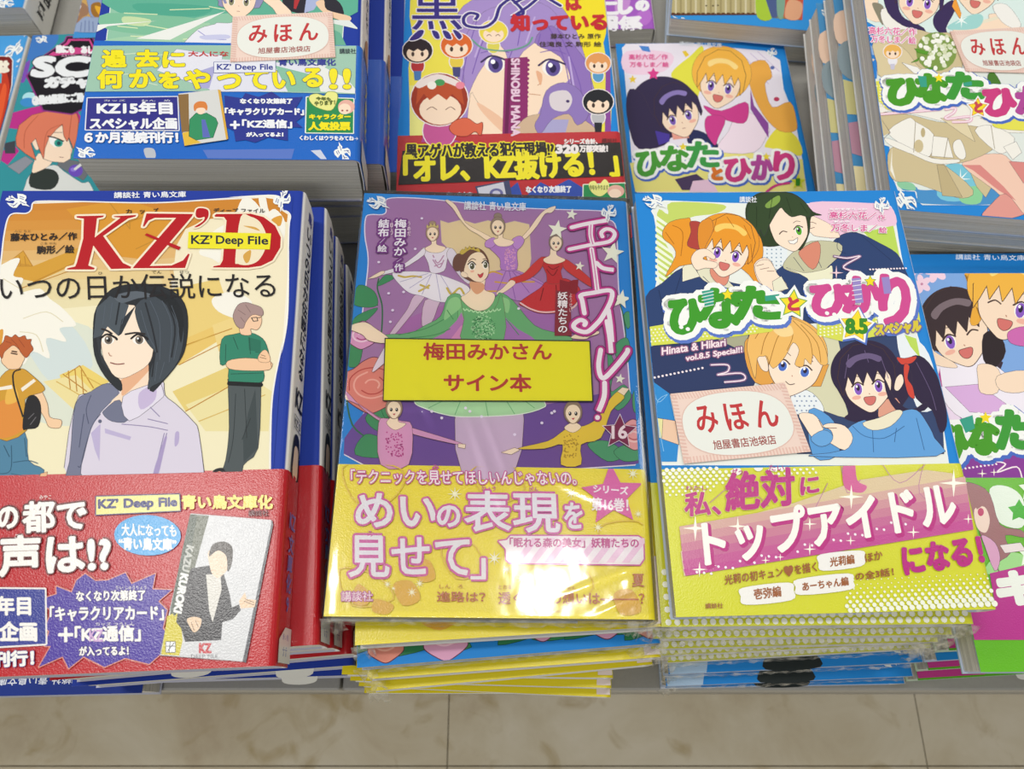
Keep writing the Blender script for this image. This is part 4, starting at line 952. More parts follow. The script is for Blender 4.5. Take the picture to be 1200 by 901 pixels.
p.dots([(x, y, .35) for x in range(395, 460, 14) for y in range(200, 300, 12)], .3, '7f9bb0', 6)
# dark blue jackets (back pair)
p.f(740, 220, .19975)
NB = '2c4270'
p.poly('86,640 180,560 300,470 420,500 600,560 800,600 900,700 900,800 500,900 100,830', NB, 0, OL)
p.poly('390,440 480,450 580,560 600,590 480,570 400,520', 'e2e0c4', 0, OL); p.poly('300,470 340,420 400,520 300,550', 'e9e6cc', 0, OL)
p.lines('300,480 250,640|420,520 500,600|160,600 200,760', .25, '1c2c50')
# boy back right
p.f(860, 215, .20542)
p.poly('60,800 200,600 240,500 380,420 520,380 600,300 700,280 830,340 930,400 970,480 1010,580 1000,700 800,760 400,800', NB, 0, OL)
p.poly('280,470 330,400 440,330 600,340 610,400 540,470 480,530 400,520 320,500', 'c6c4a2', 0, OL); p.poly('300,480 400,510 520,490 560,470 560,560 540,590 440,600 420,540', 'eceacb', 0, OL)
p.lines('600,290 590,370 640,400|720,290 900,440|620,480 560,560|340,420 400,500|440,350 500,480', .22, '1c2c50')
p.poly('380,380 480,330 490,420 450,490 380,420', 'd98a72', 0, OL); p.poly('430,190 440,180 560,240 600,290 590,310 470,300 440,280 400,250', SK, 0, OL); p.lines('400,240 440,220 470,230|420,262 460,250', .25, '5a3a34')
p.poly('110,330 70,200 75,120 130,60 220,40 330,55 400,100 450,160 500,180 440,190 430,280 380,380 300,350 200,360', '2e3f24', 0, OL)
p.head(318, 262, 205, -14, SK, '2e3f24', '5aa82c', 'g', -1, False, 0, turn=.02)
p.poly('130,330 80,220 100,100 220,50 350,70 430,140 430,190 380,180 330,190 290,160 262,140 200,240 190,270 170,300 150,260', '34482a', 0, OL)
p.poly('180,120 230,80 260,70 262,100 230,130 190,140', '7fa04a', 1); p.lines('220,80 200,200|300,80 330,170|380,110 420,170|130,130 130,250', .22, '1c2a14')
# girl back left, orange hair with bunch
p.f(740, 220, .19975)
HO = 'e9992c'
p.poly('200,520 260,400 240,340 190,300 186,250 230,200 320,180 350,200 380,420 280,460', HO, 0, OL)
p.poly('620,440 660,360 700,240 760,300 770,400 730,460 750,520 740,570 690,510', HO, 0, OL)
p.poly('470,470 570,480 560,560 520,570 470,520', 'de8f78', 0, OL)
p.ell(560, 310, 190, 160, HO, 10, 24, OL)
p.head(562, 370, 250, 12, SK, HO, '8a5ac0', 'o', 0, True, 1, hi='f5cf6a')
p.poly('345,200 410,210 400,300 420,360 330,340 350,260', 'b0443c', 1, OL); p.poly('400,210 460,180 480,240 440,330 410,380 390,300', 'e09030', 0, OL)
p.lines('240,220 300,260 290,400|200,260 250,330|500,180 480,260|560,170 600,230|660,220 700,300|700,330 710,440', .25, 'a8641c')
p.poly('350,420 380,370 440,360 490,400 480,420 440,400 420,420 500,440 490,470 430,470 380,480', SK, 0, OL); p.poly('720,450 780,410 830,450 830,540 780,570 740,540', SK, 0, OL)
p.f(860, 215, .20542)
p.poly('120,480 150,440 200,440 230,480 250,520 290,560 300,600 220,620 150,560', SK, 0, OL); p.lines('130,470 170,460|150,490 200,480|190,500 230,500', .25, '7a5a4c'); p.poly('220,560 270,530 310,600 230,620', 'e9e6cc', 0, OL)
# lower pair
p.f(740, 360, .22195)
p.poly('100,210 640,110 640,420 200,460 110,390', '2c3a63', 0, OL); p.poly('455,170 620,130 600,240 520,200', 'a9a98c', 0, OL)
p.poly('110,390 200,455 250,700 240,815 125,815', '2f8bd0'); p.poly('135,585 230,600 250,725 150,690', 'eac6a8', 0, OL); p.poly('133,585 165,590 160,690 140,690', 'e6e0a0', 0, OL)
p.line('110,400 140,500 190,460 130,520 170,760', .25, '8ac0e6')
p.f(850, 350, .23316)
p.poly('420,170 640,150 860,180 960,250 1090,560 1100,780 360,780 350,450', '34456c', 0); p.poly('440,180 560,170 600,520 620,600 440,540 400,500', 'd6d4b2', 0, OL)
p.poly('330,490 410,460 480,520 485,580 360,580', 'e9eef0', 0, OL); p.dots([(x+(y//24 % 2)*10, y, .4) for x in range(350, 470, 24) for y in range(490, 570, 24)], .4, '8fa0b8', 6)
p.poly('420,560 520,590 570,680 560,790 440,790', '5b9bd6', 0, OL); p.poly('860,180 1000,240 1070,440 1100,640 1060,560 960,540', 'e8eef2', 1); p.poly('900,180 960,200 980,300 930,240', 'bcd95c')
# blond boy
p.ell(310, 265, 205, 175, 'ecb45e', 14, 28, OL)
p.poly('110,200 100,300 150,420 240,420 200,300', 'e2a24a', 0, OL); p.poly('440,330 520,330 480,440 430,440', 'e2a24a', 0, OL)
p.head(350, 330, 262, 15, SK, 'ecb45e', '4a6ec4', 's', 0, False, 0, eh=.75)
p.poly('160,290 200,290 215,340 210,365 180,350', SK, 1, OL)
p.poly('110,230 140,150 220,100 320,95 420,140 490,220 515,320 480,330 440,280 430,330 400,300 390,340 350,330 372,260 340,220 300,290 240,350 210,290 190,290 160,300 150,400 120,300', 'efbb68', 0, OL)
p.lines('320,110 260,200 220,330|310,110 340,180 310,260|340,110 420,200 440,300|250,120 200,200 180,280|200,120 150,200|380,130 460,220 480,320', .28, 'a8722c'); p.poly('240,150 320,130 340,180 280,190', 'f6d796', 1)
# dark haired girl
p.poly('1000,300 1060,380 1090,480 1110,560 1110,640 1080,670 1040,560 960,500 920,360 940,290', '2f2440', 0, OL)
p.poly('540,400 620,560 600,600 680,620 770,590 730,540 700,560 640,440', '2f2440', 0, OL)
p.ell(700, 360, 170, 150, '2f2440', -8, 28, OL)
p.poly('820,400 900,300 940,440 860,560 800,480', '2f2440', 0, OL)
p.poly('780,520 860,500 880,580 780,600 770,560', 'de9f88', 0, OL)
p.head(716, 425, 235, -8, SK, '2f2440', '8a5ac0', 'o', 0, True, 1, hi='6a5a80')
p.poly('860,400 885,380 895,420 870,460 850,450', SK, 1, OL); p.poly('800,400 850,500 930,560 1010,520 1000,560 880,570 820,500', '2f2440', 0, OL)
p.poly('862,295 900,300 960,290 940,320 900,330 880,325', 'd0483a', 1, OL); p.poly('900,330 925,340 915,400 940,440 950,500 920,480 900,400', 'd0483a', 0, OL)
p.lines('620,280 600,400|700,260 720,320|780,290 820,400|960,320 1030,460 1060,560', .25, '6a5a80')
p.poly('610,660 700,610 760,640 880,570 960,560 1010,620 1050,700 1060,790 420,790 600,760', '62a0da', 0, OL); p.poly('690,625 740,660 830,640 890,575 860,560 770,600', 'ece4c8', 0, OL); p.lines('740,660 745,770|640,640 700,690 800,700 900,640|960,600 1000,760|860,650 850,720', .25, '2f5f94')
p.poly('370,580 440,580 485,630 490,660 460,680 480,720 440,700 400,640', SK, 0, OL); p.poly('490,640 530,626 600,640 640,700 600,760 520,720 490,712 540,700 530,660', SK, 0, OL); p.poly('430,700 495,660 540,690 520,730 470,740', '6aa6dc', 0, OL); p.lines('470,610 490,650|500,650 560,650', .25, '6a4a40')
# yellow dotted ribbon and neon lines
p.next('title_ribbon_print')
p.f(740, 210, .3885)
p.clip = ALL
p.poly('55,445 200,420 400,440 440,446 420,460 200,490 60,502', 'd7dd57', 0); p.poly('560,420 860,364 872,430 760,470 640,490 560,470', 'd7dd57', 0)
p.dots([(x+(6 if (y//9) % 2 else 0), y-(x-60)*.1, .42) for x in range(60, 380, 12) for y in range(454, 498, 9)], .4, 'f0f3d8', 6); p.dots([(x, y-(x-560)*.14, .42) for x in range(570, 860, 12) for y in range(424, 480, 10)], .4, 'f0f3d8', 6)
for w_, c_ in ((1.3, '8a6a90'), (.45, 'f6e6ec')): p.lines('612,232 650,238 690,232 640,262 660,275 690,280|240,560 290,560 290,580 260,590 330,585 340,605 280,612', w_, c_)
p.dots([(720+i*9, 272-i*.3, .45) for i in range(13)], .4, 'f6e6ec', 6); p.dots([(70+i*12, 598-i*2.4, .5) for i in range(13)], .4, 'f6e6ec', 6); p.spark(618, 282, 22, 'f2d0dc')
p.text('Hinata & Hikari', (92, 530), (284, 502), (92, 508), 'f6e3e8', .12, [(.6, '8a5a80')]); p.text('vol.8.5 Special!!', (164, 553), (334, 526), (164, 532), 'f6e3e8', .12, [(.6, '8a5a80')])
# big title
p.next('title_lettering', label='large green and pink hiragana on white outline')
W_ = 'f4f6f2'; BL_ = '5a78c8'
GR, TE, PK, LV = '3f9a2a', '3aa088', 'd04d92', '9a88c8'
TI = [('ひ', 118, 366, 212, 462, GR), ('な', 208, 334, 326, 444, GR), ('た', 312, 328, 448, 418, GR), ('ひ', 545, 322, 655, 408, PK), ('か', 642, 298, 750, 398, PK), ('り', 752, 292, 836, 440, PK)]
for w_, c_, dx in ((4.2, BL_, 4), (3.6, W_, 0)):
    for ch, x0, y0, x1, y1, c in TI: p.t(ch, x0+dx, y0+dx*1.6, x1+dx, y1+dx*1.6, c_, w_)
for ch, x0, y0, x1, y1, c in TI: p.t(ch, x0, y0, x1, y1, c, 1.15)
p.poly('212,338 246,332 248,380 222,386', TE); p.poly('402,352 446,346 446,362 404,368', TE); p.poly('664,300 690,297 700,372 676,374', LV); p.poly('754,296 778,294 784,344 762,346', LV)
for i in range(5): p.line([(212, 346+i*10), (248, 338+i*10)], .3, W_, 0); p.line([(666, 308+i*14), (694, 304+i*14)], .3, W_, 0)
p.star(290, 348, 21, '5a9a2c', .5); p.star(290, 348, 17, 'f2dc2a', .5); p.star(720, 308, 19, '5a9a2c', .5); p.star(720, 308, 16, 'f2dc2a', .5)
p.star(487, 376, 58, W_, .6, 5, -85); p.star(487, 376, 46, '6aa84a', .52, 5, -85); p.star(487, 376, 40, 'f4de30', .52, 5, -85); p.t('と', 474, 358, 504, 394, 'c83a50', .5)
p.dots('150,446 170,452 590,404 612,408', .9, W_)
p.star(680, 446, 62, BL_, .62, 5, -82); p.star(677, 442, 58, W_, .62, 5, -82); p.star(677, 442, 50, 'd8a83c', .54, 5, -82); p.star(677, 442, 46, 'f4e030', .54, 5, -82); p.t('8.5', 648, 422, 710, 464, '3a8a2a', .5)
p.t('スペシャル', 738, 440, 872, 472, 'd9c63c', .35, [(.8, '7a6a9a')], dy=-14)
p.next('cover_lettering'); p.clip = None
p.t('講談社', 326, 52, 378, 70, 'eef2f6', .04); p.clip = None
p.f(860, 215, .20542)
p.t('高杉六花／', 545, 160, 815, 200, 'd9609a', .1, [(.35, 'f6eef2')], dy=4); p.t('作', 822, 178, 864, 208, 'd9609a', .08, [(.3, 'f6eef2')]); p.t('万冬しま／', 555, 230, 820, 272, 'd9609a', .1, [(.35, 'f6eef2')], dy=4); p.t('絵', 828, 248, 872, 282, 'd9609a', .08, [(.3, 'f6eef2')])
p.t('たかすぎりっか', 545, 140, 760, 152, 'f6eef2', .08); p.t('まふゆ', 572, 210, 660, 222, 'f6eef2', .08)
p.next('publisher_emblem'); p.f(740, 210, .3885); p.bird(70, 72, 10, 20, 1); p.next('publisher_emblem'); p.bird(760, 82, 9, 30, -1); p.done()
# ---- lime band
b.lift = max(b.lift, b.T+.42)
p = Print(b, 'band_print', M_OBI); p.clip = (-b.w/2+.1, -b.h/2+.7, b.w/2-.7, -b.h/2+52.4)
p.f(740, 520, .38333)
p.poly('160,404 150,330 240,250 500,180 700,110 900,80 980,90 1040,250 600,330', 'd9c29a', 0)
for i, c in enumerate(('d2a79c', 'cd9299', 'c87c95', 'c36794', 'c25693', 'c14a92')):
    o = 150-i*26; p.poly([(146+i*2.5, 403-o), (1020+i*4, 250-o), (1046, 262), (166, 404)], c)
p.lines('640,60 660,150 700,110|900,40 880,150 960,190|760,50 820,120 900,60|600,120 560,200|240,180 330,120 420,190', .25, 'b8769a')
p.poly('650,50 680,40 690,110 720,130 700,150 650,130', 'd05c94', 1)
p.dots([(80+x*19+(9 if y % 2 else 0), 70+y*11+x*-.6, max(.2, .95-.06*y-.012*x)) for y in range(9) for x in range(26) if x < 16-y or (x > 17 and y < 4)], 1, 'f0f3e2', 7)
p.dots([(1110-x*21-(10 if y % 2 else 0), 488-y*13+x*1.0, max(.2, 1.12-.12*y-.012*x)) for y in range(8) for x in range(22)], 1, 'f0f3e2', 8)
for x, y, r in ((195, 258, 40), (325, 252, 30), (672, 162, 38), (985, 120, 44), (545, 245, 22), (208, 384, 24), (862, 270, 20), (545, 322, 20), (670, 296, 16), (250, 372, 12), (410, 356, 14), (455, 346, 12), (1030, 230, 16)): p.spark(x, y, r, 'fbfbe8')
p.dots([(200+i*22, 392-i*5.6+(i % 3)*8, .5) for i in range(30)], .5, 'f6eef4', 6)
p.poly('578,338 700,326 712,346 702,374 586,388 572,364', 'f0eee8', 1); p.poly('340,440 480,424 496,448 488,478 350,492 334,466', 'f0eee8', 1); p.poly('508,414 662,396 678,420 668,446 516,462 502,438', 'f0eee8', 1)
for q in ('322,84', '388,72', '435,72', '458,70'): x, y = map(float, q.split(',')); p.ell(x, y, 14, 12, 'f0eee8')
p.next('band_lettering'); MA = 'b8237e'; HL = [(.6, 'd8d880')]
p.t('私、', 164, 150, 272, 220, MA, .35, HL, dy=-4); p.t('絶対', 290, 92, 498, 206, MA, .5, HL, dy=-22, sh=0); p.t('に', 518, 105, 572, 156, MA, .35, HL, dy=-8)
p.t('わたし', 166, 128, 232, 142, MA, .03); p.t('ぜっ', 308, 76, 340, 94, MA, .06); p.t('たい', 420, 64, 466, 82, MA, .06)
p.text('トップアイドル', (235, 380), (1005, 250), (222, 245), MA, .95, [(1.1, MA)])
p.text('トップアイドル', (229, 374), (999, 242), (216, 239), 'f6f4ec', .55)
p.text('になる！', (838, 400), (1078, 362), (826, 318), MA, .6, HL)
BR = '9c5a2c'
p.text('光莉の初キュン♥を描く', (286, 434), (568, 392), (284, 402), BR, .08); p.text('光莉編', (608, 376), (682, 366), (606, 348), BR, .1); p.text('ほか', (716, 362), (768, 352), (714, 336), BR, .08)
p.text('壱弥編', (376, 476), (458, 466), (374, 444), BR, .1); p.text('あーちゃん編', (524, 450), (664, 432), (522, 424), BR, .1); p.text('の全3話！', (686, 418), (802, 402), (684, 394), BR, .08)
p.t('講談社', 226, 488, 280, 504, BR, .03, dy=-2)
p.done()
# sample card
def sample_card(b, corners, fr, rot=0):
    """cream card with pink frame: corners TL TR BR BL"""
    c = sticker(b, 'sample_card', corners, 'ecd3c6', .35, 'cream card with pink rim and red hiragana', fr=fr)
    q = Print(b, 'card_print', M_LABEL, parent=c); q.fr = fr
    A = [q.m(v) for v in pts(corners)]; q.fr = None
    P = lambda u, v: tuple((A[0]*(1-u)+A[1]*u)*(1-v)+(A[3]*(1-u)+A[2]*u)*v)
    for i in range(38):
        u = i/38; q.poly([P(u, .0), P(u+.012, .0), P(u+.03, .09), P(u+.018, .09)], 'e2bcae'); q.poly([P(u, .91), P(u+.012, .91), P(u+.012, 1), P(u, 1)], 'e2bcae')
    for i in range(20): v = i/20; q.poly([P(0, v), P(0, v+.024), P(.05, v+.04), P(.05, v+.016)], 'e2bcae'); q.poly([P(.95, v), P(.95, v+.024), P(1, v+.04), P(1, v+.016)], 'e2bcae')
    el = lambda rx, ry, k: [P(.5+rx*math.copysign(abs(math.cos(t))**k, math.cos(t)), .5+ry*math.copysign(abs(math.sin(t))**k, math.sin(t))) for t in [i*math.pi/20 for i in range(40)]]
    q.poly(el(.455, .46, .8), 'dfb9ab', 0); q.poly(el(.448, .45, .8), 'e8eae2', 0)
    q.next('card_lettering', parent=c)
    for ch, u0, u1 in (('み', .17, .34), ('ほ', .415, .585), ('ん', .66, .84)): q.text(ch, P(u0, .60), P(u1, .60), P(u0, .22), 'c03438', .22)
    q.text('旭屋書店池袋店', P(.26, .85), P(.76, .85), P(.26, .72), '9c4a44', .06); q.done()
sample_card(b, '117,648 462,615 540,822 158,858', (740, 210, .3885))
# ---------------------------------------------------------------- second row: dark blue bordered book with green picture
SK = 'f6dcc2'; OL = (.14, '4a3b48')
b = B['BL']; p = Print(b, 'cover_illustration'); p.clip = (-b.w/2+.2, -b.h/2+.3, b.w/2-2.2, b.h/2-.3)
p.f(0, 0, .38333)
p.poly('345,-60 335,60 328,110 325,150 322,600 1040,600 1045,130 1050,60 1060,-60', '8fc2a6', 0, (.35, 'e6eee8'))
for q, c in (('330,-60 1060,-60 1050,60 700,40 500,70 330,20', '5fae94'), ('330,40 620,60 560,110 330,90', '7dbb9a'), ('420,10 640,20 600,50 440,40', '4fa58c'), ('500,100 640,70 600,160 330,150 330,120', '9fcbaa'), ('800,60 1040,100 1040,300 900,280 860,140', '6aae94'), ('330,160 640,170 600,290 330,300', '8ec4a4'), ('380,50 460,60 440,80 380,72', 'c3d9a8')): p.poly(q, c, 1)
p.lines('380,40 480,44|520,30 640,26|360,80 420,86|440,76 520,90|640,20 690,30|400,110 440,112|560,120 600,118', .5, 'd9e6b8')
p.poly('290,76 480,64 330,80 290,100', 'e8ebe6'); p.poly('415,118 690,34 520,122', 'e8ebe6')
p.poly('870,-10 980,-20 1040,10 1050,60 1010,50 960,0 940,40 880,30', '2c2a34', 1); p.poly('900,-10 920,-10 905,28 898,26', 'b23438'); p.poly('940,-30 990,-20 960,30 930,40', 'a9b4d8'); p.poly('965,10 990,0 1000,30 1070,50 1060,66 1000,46', 'ecc9a8', 1); p.poly('1000,60 1068,62 1098,90 1010,70', 'dfe6e2')
p.poly('860,100 960,100 990,290 880,290', '7ab79a', 1); p.poly('940,180 1030,200 1090,300 1000,310 930,240', 'dfe4da', 1)
p.f(100, 0, .15)
p.poly('740,360 880,230 1010,190 1030,178 1130,180 1240,150 1400,180 1500,300 1480,900 650,900 620,800 700,540 560,548 550,560 600,470 650,370', 'e6e6f0', 0, OL)
p.poly('560,540 620,400 660,370 880,420 870,540', 'eceaf2', 0, OL); p.poly('640,420 880,420 860,720 820,720', 'c3c5e2', 0); p.poly('620,560 780,540 820,720 740,720', 'a9a9d6', 0, OL); p.poly('700,600 740,610 770,640 730,720 640,720', SK, 0, OL)
p.lines('640,370 800,370 1000,400|860,430 930,500 1000,500|800,560 900,640|880,240 980,300 1100,310', .4, '9a9ad0'); p.poly('900,280 1100,270 1120,300 940,310', 'c6c8e6', 1)
p.f(250, 0, .15833)
p.poly('350,-20 460,-20 520,30 580,100 480,110 440,60', SK, 0, OL); p.poly('20,-60 300,-80 370,-20 350,40 310,60 60,50 40,10', '8f8fb6', 0, OL); p.head(190, -12, 250, 3, SK, '8f8fb6', '8a8868', '.', 0, False, 0)
p.lines('60,-40 90,20|330,-40 320,30', 1.2, '8f8fb6')
p.next('publisher_emblem'); p.f(0, 0, .38333); p.bird(262, 462, 8, 200, 1, '23348c'); p.next('publisher_emblem'); p.bird(1050, 462, 9, 160, 1, '23348c')
p.next('cover_illustration'); p.poly('440,455 470,455 475,482 450,486', 'b9bcc4', 1); p.poly('620,458 900,455 890,490 640,492', '5b78c4', 0); p.poly('950,460 980,458 1000,488 985,490', 'c9cfe0'); p.done()
b.lift = max(b.lift, b.T+.42)
p = Print(b, 'band_print', M_OBI); p.clip = (-b.w/2+.1, -b.h/2+.8, b.w/2-2.4, -b.h/2+60.4)
p.f(0, 0, .38333)
p.poly('270,140 600,138 1096,140 1096,288 700,278 250,280', '9cc4ae', 0)
p.poly('540,150 680,170 660,280 480,215', 'e3e4ee', 0, (.15, '7a7ab0')); p.poly('660,180 1000,200 900,280 640,280', 'dfe0ec', 0); p.poly('600,220 660,200 640,270 590,270', 'a9a9d6'); p.poly('840,200 960,230 980,280 880,280', '86bda2'); p.poly('960,190 1060,240 1098,286 980,280', 'e6e8e4'); p.lines('330,170 450,160|460,170 520,165|300,230 400,226|440,250 480,260', .5, 'c9dcc0')
p.poly('268,300 542,296 546,398 262,396', '2b2a86', 0, (.45, 'dfe3ee'))
p.poly('686,292 740,300 750,284 790,296 830,280 860,300 925,296 905,330 935,350 905,372 925,390 880,388 880,430 820,420 780,436 750,428 720,432 715,400 690,388', '26328e')
p.f(250, 95, .15833); p.poly('692,120 1036,132 1034,384 686,380', '1f8a4c', 0, (.5, 'e6eee0')); p.poly('712,140 720,105 770,95 820,110 850,80 910,88 915,140 870,216 760,190', 'e9e88a', 1, (.3, '6a8a3c'))
p.ell(985, 190, 62, 52, 'e6b0a0'); p.ell(972, 206, 46, 40, SK); p.dots('955,218 990,218', .5, '9a4a44', 6)
p.next('band_lettering'); p.f(0, 0, .38333); Y_ = 'f2e412'; OB = [(.75, '1d2a6a')]
for ch, x0, y0, x1, y1 in (('過', 314, 154, 384, 204), ('去', 416, 154, 484, 204), ('に', 500, 160, 562, 204), ('何', 300, 214, 374, 268), ('か', 398, 214, 474, 266), ('を', 488, 222, 546, 268), ('や', 566, 214, 640, 270), ('っ', 668, 228, 734, 270), ('て', 752, 216, 818, 270), ('い', 836, 218, 900, 268), ('る', 928, 210, 984, 264), ('!!', 1010, 212, 1070, 270)): p.t(ch, x0, y0, x1, y1, Y_, .55, OB)
p.t('大人になっても', 576, 156, 790, 172, 'c23a3a', .1); p.poly('654,190 842,184 842,220 654,222', 'e3e6f0', 0, (.2, '2b3690')); p.t('KZ’ Deep File', 664, 196, 834, 218, '2b3690', .12); p.t('青い鳥文庫化', 852, 180, 1026, 200, '2b3690', .14); p.t('講談社', 1038, 148, 1088, 164, '2c3a44', .04)
WH = 'eef0f4'
p.t('KZ15年目', 298, 312, 526, 348, WH, .35, dy=0); p.t('スペシャル企画', 276, 360, 540, 394, WH, .3); p.t('６か月連続刊行！', 260, 404, 544, 436, WH, .3, [(.4, '23348c')])
p.t('カッズ　　ねん　め', 318, 304, 520, 310, WH); p.t('げつ れんぞくかんこう', 340, 398, 506, 403, WH)
p.f(250, 95, .15833)
p.t('なくなり次第終了', 200, 130, 584, 166, WH, .2); p.t('「キャラクリアカード」', 88, 200, 668, 250, WH, .25); p.t('＋', 130, 298, 190, 350, WH, .4); p.t('「KZ通信」', 216, 286, 580, 346, WH, .25); p.t('が入ってるよ！', 246, 380, 516, 410, WH, .18)
p.t('今年も', 760, 116, 868, 140, '5a6a2c', .1, dy=4); p.t('やります！', 748, 150, 900, 182, '5a6a2c', .1, dy=-10); p.t('キャラクター', 712, 246, 1014, 282, Y_, .2); p.t('人気投票', 708, 304, 1010, 362, Y_, .3); p.t('くわしくはウラをみてね→', 640, 404, 1072, 436, WH, .12, dy=4)
p.next('band_card_picture'); p.f(80, 95, .15)
p.poly('858,100 1176,66 1246,460 906,510', '2a3450'); p.poly('860,98 1172,64 1240,456 910,504', 'd6d7d4'); p.poly('858,105 940,100 945,394 886,400', '8a6a3c'); p.poly('1168,66 1190,70 1250,450 1234,458', 'd9a93c'); p.poly('890,404 940,394 1000,460 1040,480 908,506', 'e3b93c')
p.poly('945,430 950,300 1000,250 1040,262 1080,250 1150,290 1168,330 1130,440 1000,460', '2f8f5e', 0, (.2, '1d4a34')); p.poly('1040,300 1070,300 1110,440 1050,440', '5a6ab8'); p.ell(1035, 222, 36, 38, SK); p.poly('980,216 985,180 1020,158 1070,164 1088,200 1080,232 1060,210 1010,212 990,236', 'd9813c', 1)
p.done()
sample_card(b, '712,52 1016,38 1026,176 704,190', (0, 0, .38333))
spine_bl(b)
# ---------------------------------------------------------------- red banded portrait book
b = B['BM']; p = Print(b, 'cover_illustration'); p.clip = (-b.w/2+.2, -b.h/2+.4, b.w/2-1, b.h/2-.3)
p.f(400, 0, .33333)
p.poly('245,-60 240,60 250,120 236,240 244,500 945,500 950,380 930,200 905,60 896,-60', 'e9dc52', 0); p.poly('700,-60 900,-60 930,120 860,200 760,60', 'f0dc2c', 1); p.poly('240,300 300,300 320,500 240,500', 'e8e48a')
PU = 'a48cc8'
p.poly('430,20 560,-40 700,-40 800,60 850,180 900,380 870,500 440,500 420,340 400,200 400,100', PU, 0, OL)
p.poly('440,160 640,150 760,150 820,250 740,330 700,380 640,490 470,490 450,330 480,240', SK, 1); p.poly('455,330 480,360 560,430 575,500 450,500', SK, 0, OL); p.poly('480,360 575,425 575,470 500,400', 'ecc0a0', 1)
p.poly('560,20 700,10 760,80 640,180 600,240 560,160 480,260 440,330 430,160 480,60', PU, 0, OL); p.poly('680,150 740,90 850,200 880,300 870,500 800,480 810,300 770,200', '8f72b8', 0, OL)
p.lines('480,60 440,200 420,320|560,40 500,140 460,260|640,40 620,160|720,80 780,200 820,400|760,100 840,300 850,480|600,180 580,230|700,120 690,160', .5, '7a5cae'); p.lines('520,60 470,200|680,60 650,150|800,200 840,440', .9, 'bfaadc')
for ex, ey in ((540, 226), (742, 238)):
    p.ell(ex, ey, 36, 30, 'f4efe8'); p.ell(ex+2, ey, 26, 30, '5f4f94'); p.ell(ex+2, ey+3, 12, 15, '2c2350'); p.ell(ex-7, ey-9, 8, 8, 'ffffff'); p.line([(ex-48, ey-8), (ex-10, ey-30), (ex+46, ey-12)], 1.2, '3c2f58')
p.lines('490,186 540,176 590,184|700,184 750,176 790,190', .5, '7a5cae'); p.lines('690,270 700,290 690,300|660,330 700,334', .4, 'c98f6c'); p.poly('684,250 706,262 700,300', 'e6b08c', 1)
# vertical ribbon with lettering
p.poly('575,205 655,200 655,420 630,500 565,500', '8c2f6a', 0); p.poly('585,205 600,205 585,500 572,500', '6a2250'); p.dots([(655-i*.6, 212+i*16, 1.2) for i in range(18)], 1.2, '8c2f6a', 8)
# semi figure
p.poly('640,420 700,400 780,390 880,440 900,500 610,500', 'cdb093', 0, OL); p.poly('690,500 720,420 800,420 780,500', 'a9a4cc'); p.poly('700,400 720,320 780,290 840,320 870,400 830,440 800,400 740,420 700,470 680,440', '8f78b8', 0, OL); p.poly('735,330 790,318 812,350 790,390 740,380', 'd9cfd4', 1); p.dots('796,356', 1, '4a3a6a', 8)
p.poly('930,210 945,206 948,500 926,500', '8a4a9a')
# small rounded figures
def chibi(cx, cy, s, hair, top, eye='4a3a34', shut=False, legs=None):
    p.ell(cx, cy+s*.95, s*.42, s*.5, top, 0, 14, (.5, 'eee6e6')); 
    if legs: p.poly([(cx-s*.25, cy+s*1.3), (cx+s*.25, cy+s*1.3), (cx+s*.2, cy+s*1.9), (cx-s*.2, cy+s*1.9)], legs)
    p.ell(cx, cy, s*.95, s*.78, hair, 0, 20, (.5, 'eee6e6')); p.ell(cx, cy+s*.18, s*.7, s*.52, SK, 0, 18)
    p.poly([(cx-s*.85, cy+s*.2), (cx-s*.8, cy-s*.4), (cx, cy-s*.75), (cx+s*.8, cy-s*.4), (cx+s*.85, cy+s*.2), (cx+s*.55, cy-s*.1), (cx+s*.3, cy+s*.06), (cx, cy-s*.12), (cx-s*.25, cy+s*.06), (cx-s*.55, cy-s*.1)], hair)
    for sx in (-1, 1):
        if shut: p.line([(cx+sx*s*.3-s*.15, cy+s*.28), (cx+sx*s*.3, cy+s*.18), (cx+sx*s*.3+s*.15, cy+s*.28)], .4, '6a3a30')
        else: p.ell(cx+sx*s*.3, cy+s*.22, s*.1, s*.15, eye)
chibi(268, 178, 55, '2e2328', 'b03438', legs='4a78b0'); chibi(405, 160, 58, 'd9682c', 'e3c84c', legs='4a4a7c'); chibi(535, 112, 52, 'e6d24a', 'd9cf5a', shut=True); chibi(903, 222, 46, 'e09a5c', '5a9ac4')
p.ell(565, 148, 108, 30, '6a9a7c', 0, 24) if 0 else p.line('460,140 500,170 580,178 650,160 672,130', 1, '6aa08a'); chibi(903, 358, 56, '26282c', 'b9b9bc', legs='2c2e34')
p.poly('350,470 300,440 280,500 420,500', 'b04a8c'); p.ell(345, 460, 58, 60, 'c45a94', 0, 18, (.5, 'eee6e6')); p.ell(345, 350, 100, 92, '9c3a28', 0, 24, (.6, 'eee6e6')); p.ell(348, 385, 74, 54, SK); p.poly('262,370 270,300 345,272 420,300 432,370 410,350 390,330 370,352 340,330 310,352 290,330', 'b9502f', 0)
p.poly('265,290 340,260 420,290 412,306 340,284 275,310', 'e9dcd8', 1); p.ell(346, 290, 18, 12, '4a9a5c'); p.ell(318, 300, 16, 14, 'efece4'); p.ell(418, 300, 16, 13, 'e8899c'); p.lines('300,386 318,376 336,386|366,386 384,376 400,386', .4, '6a3a30')
p.poly('380,450 400,425 440,415 475,436 496,432 490,475 470,462 440,478 400,474', 'd9694c', 1, (.3, '7a2c20'))
p.next('title_lettering'); OW = [(.8, 'e8e2ea')]; IN_ = '3a2f7e'
p.t('黒', 250, -40, 424, 104, IN_, .25, OW)
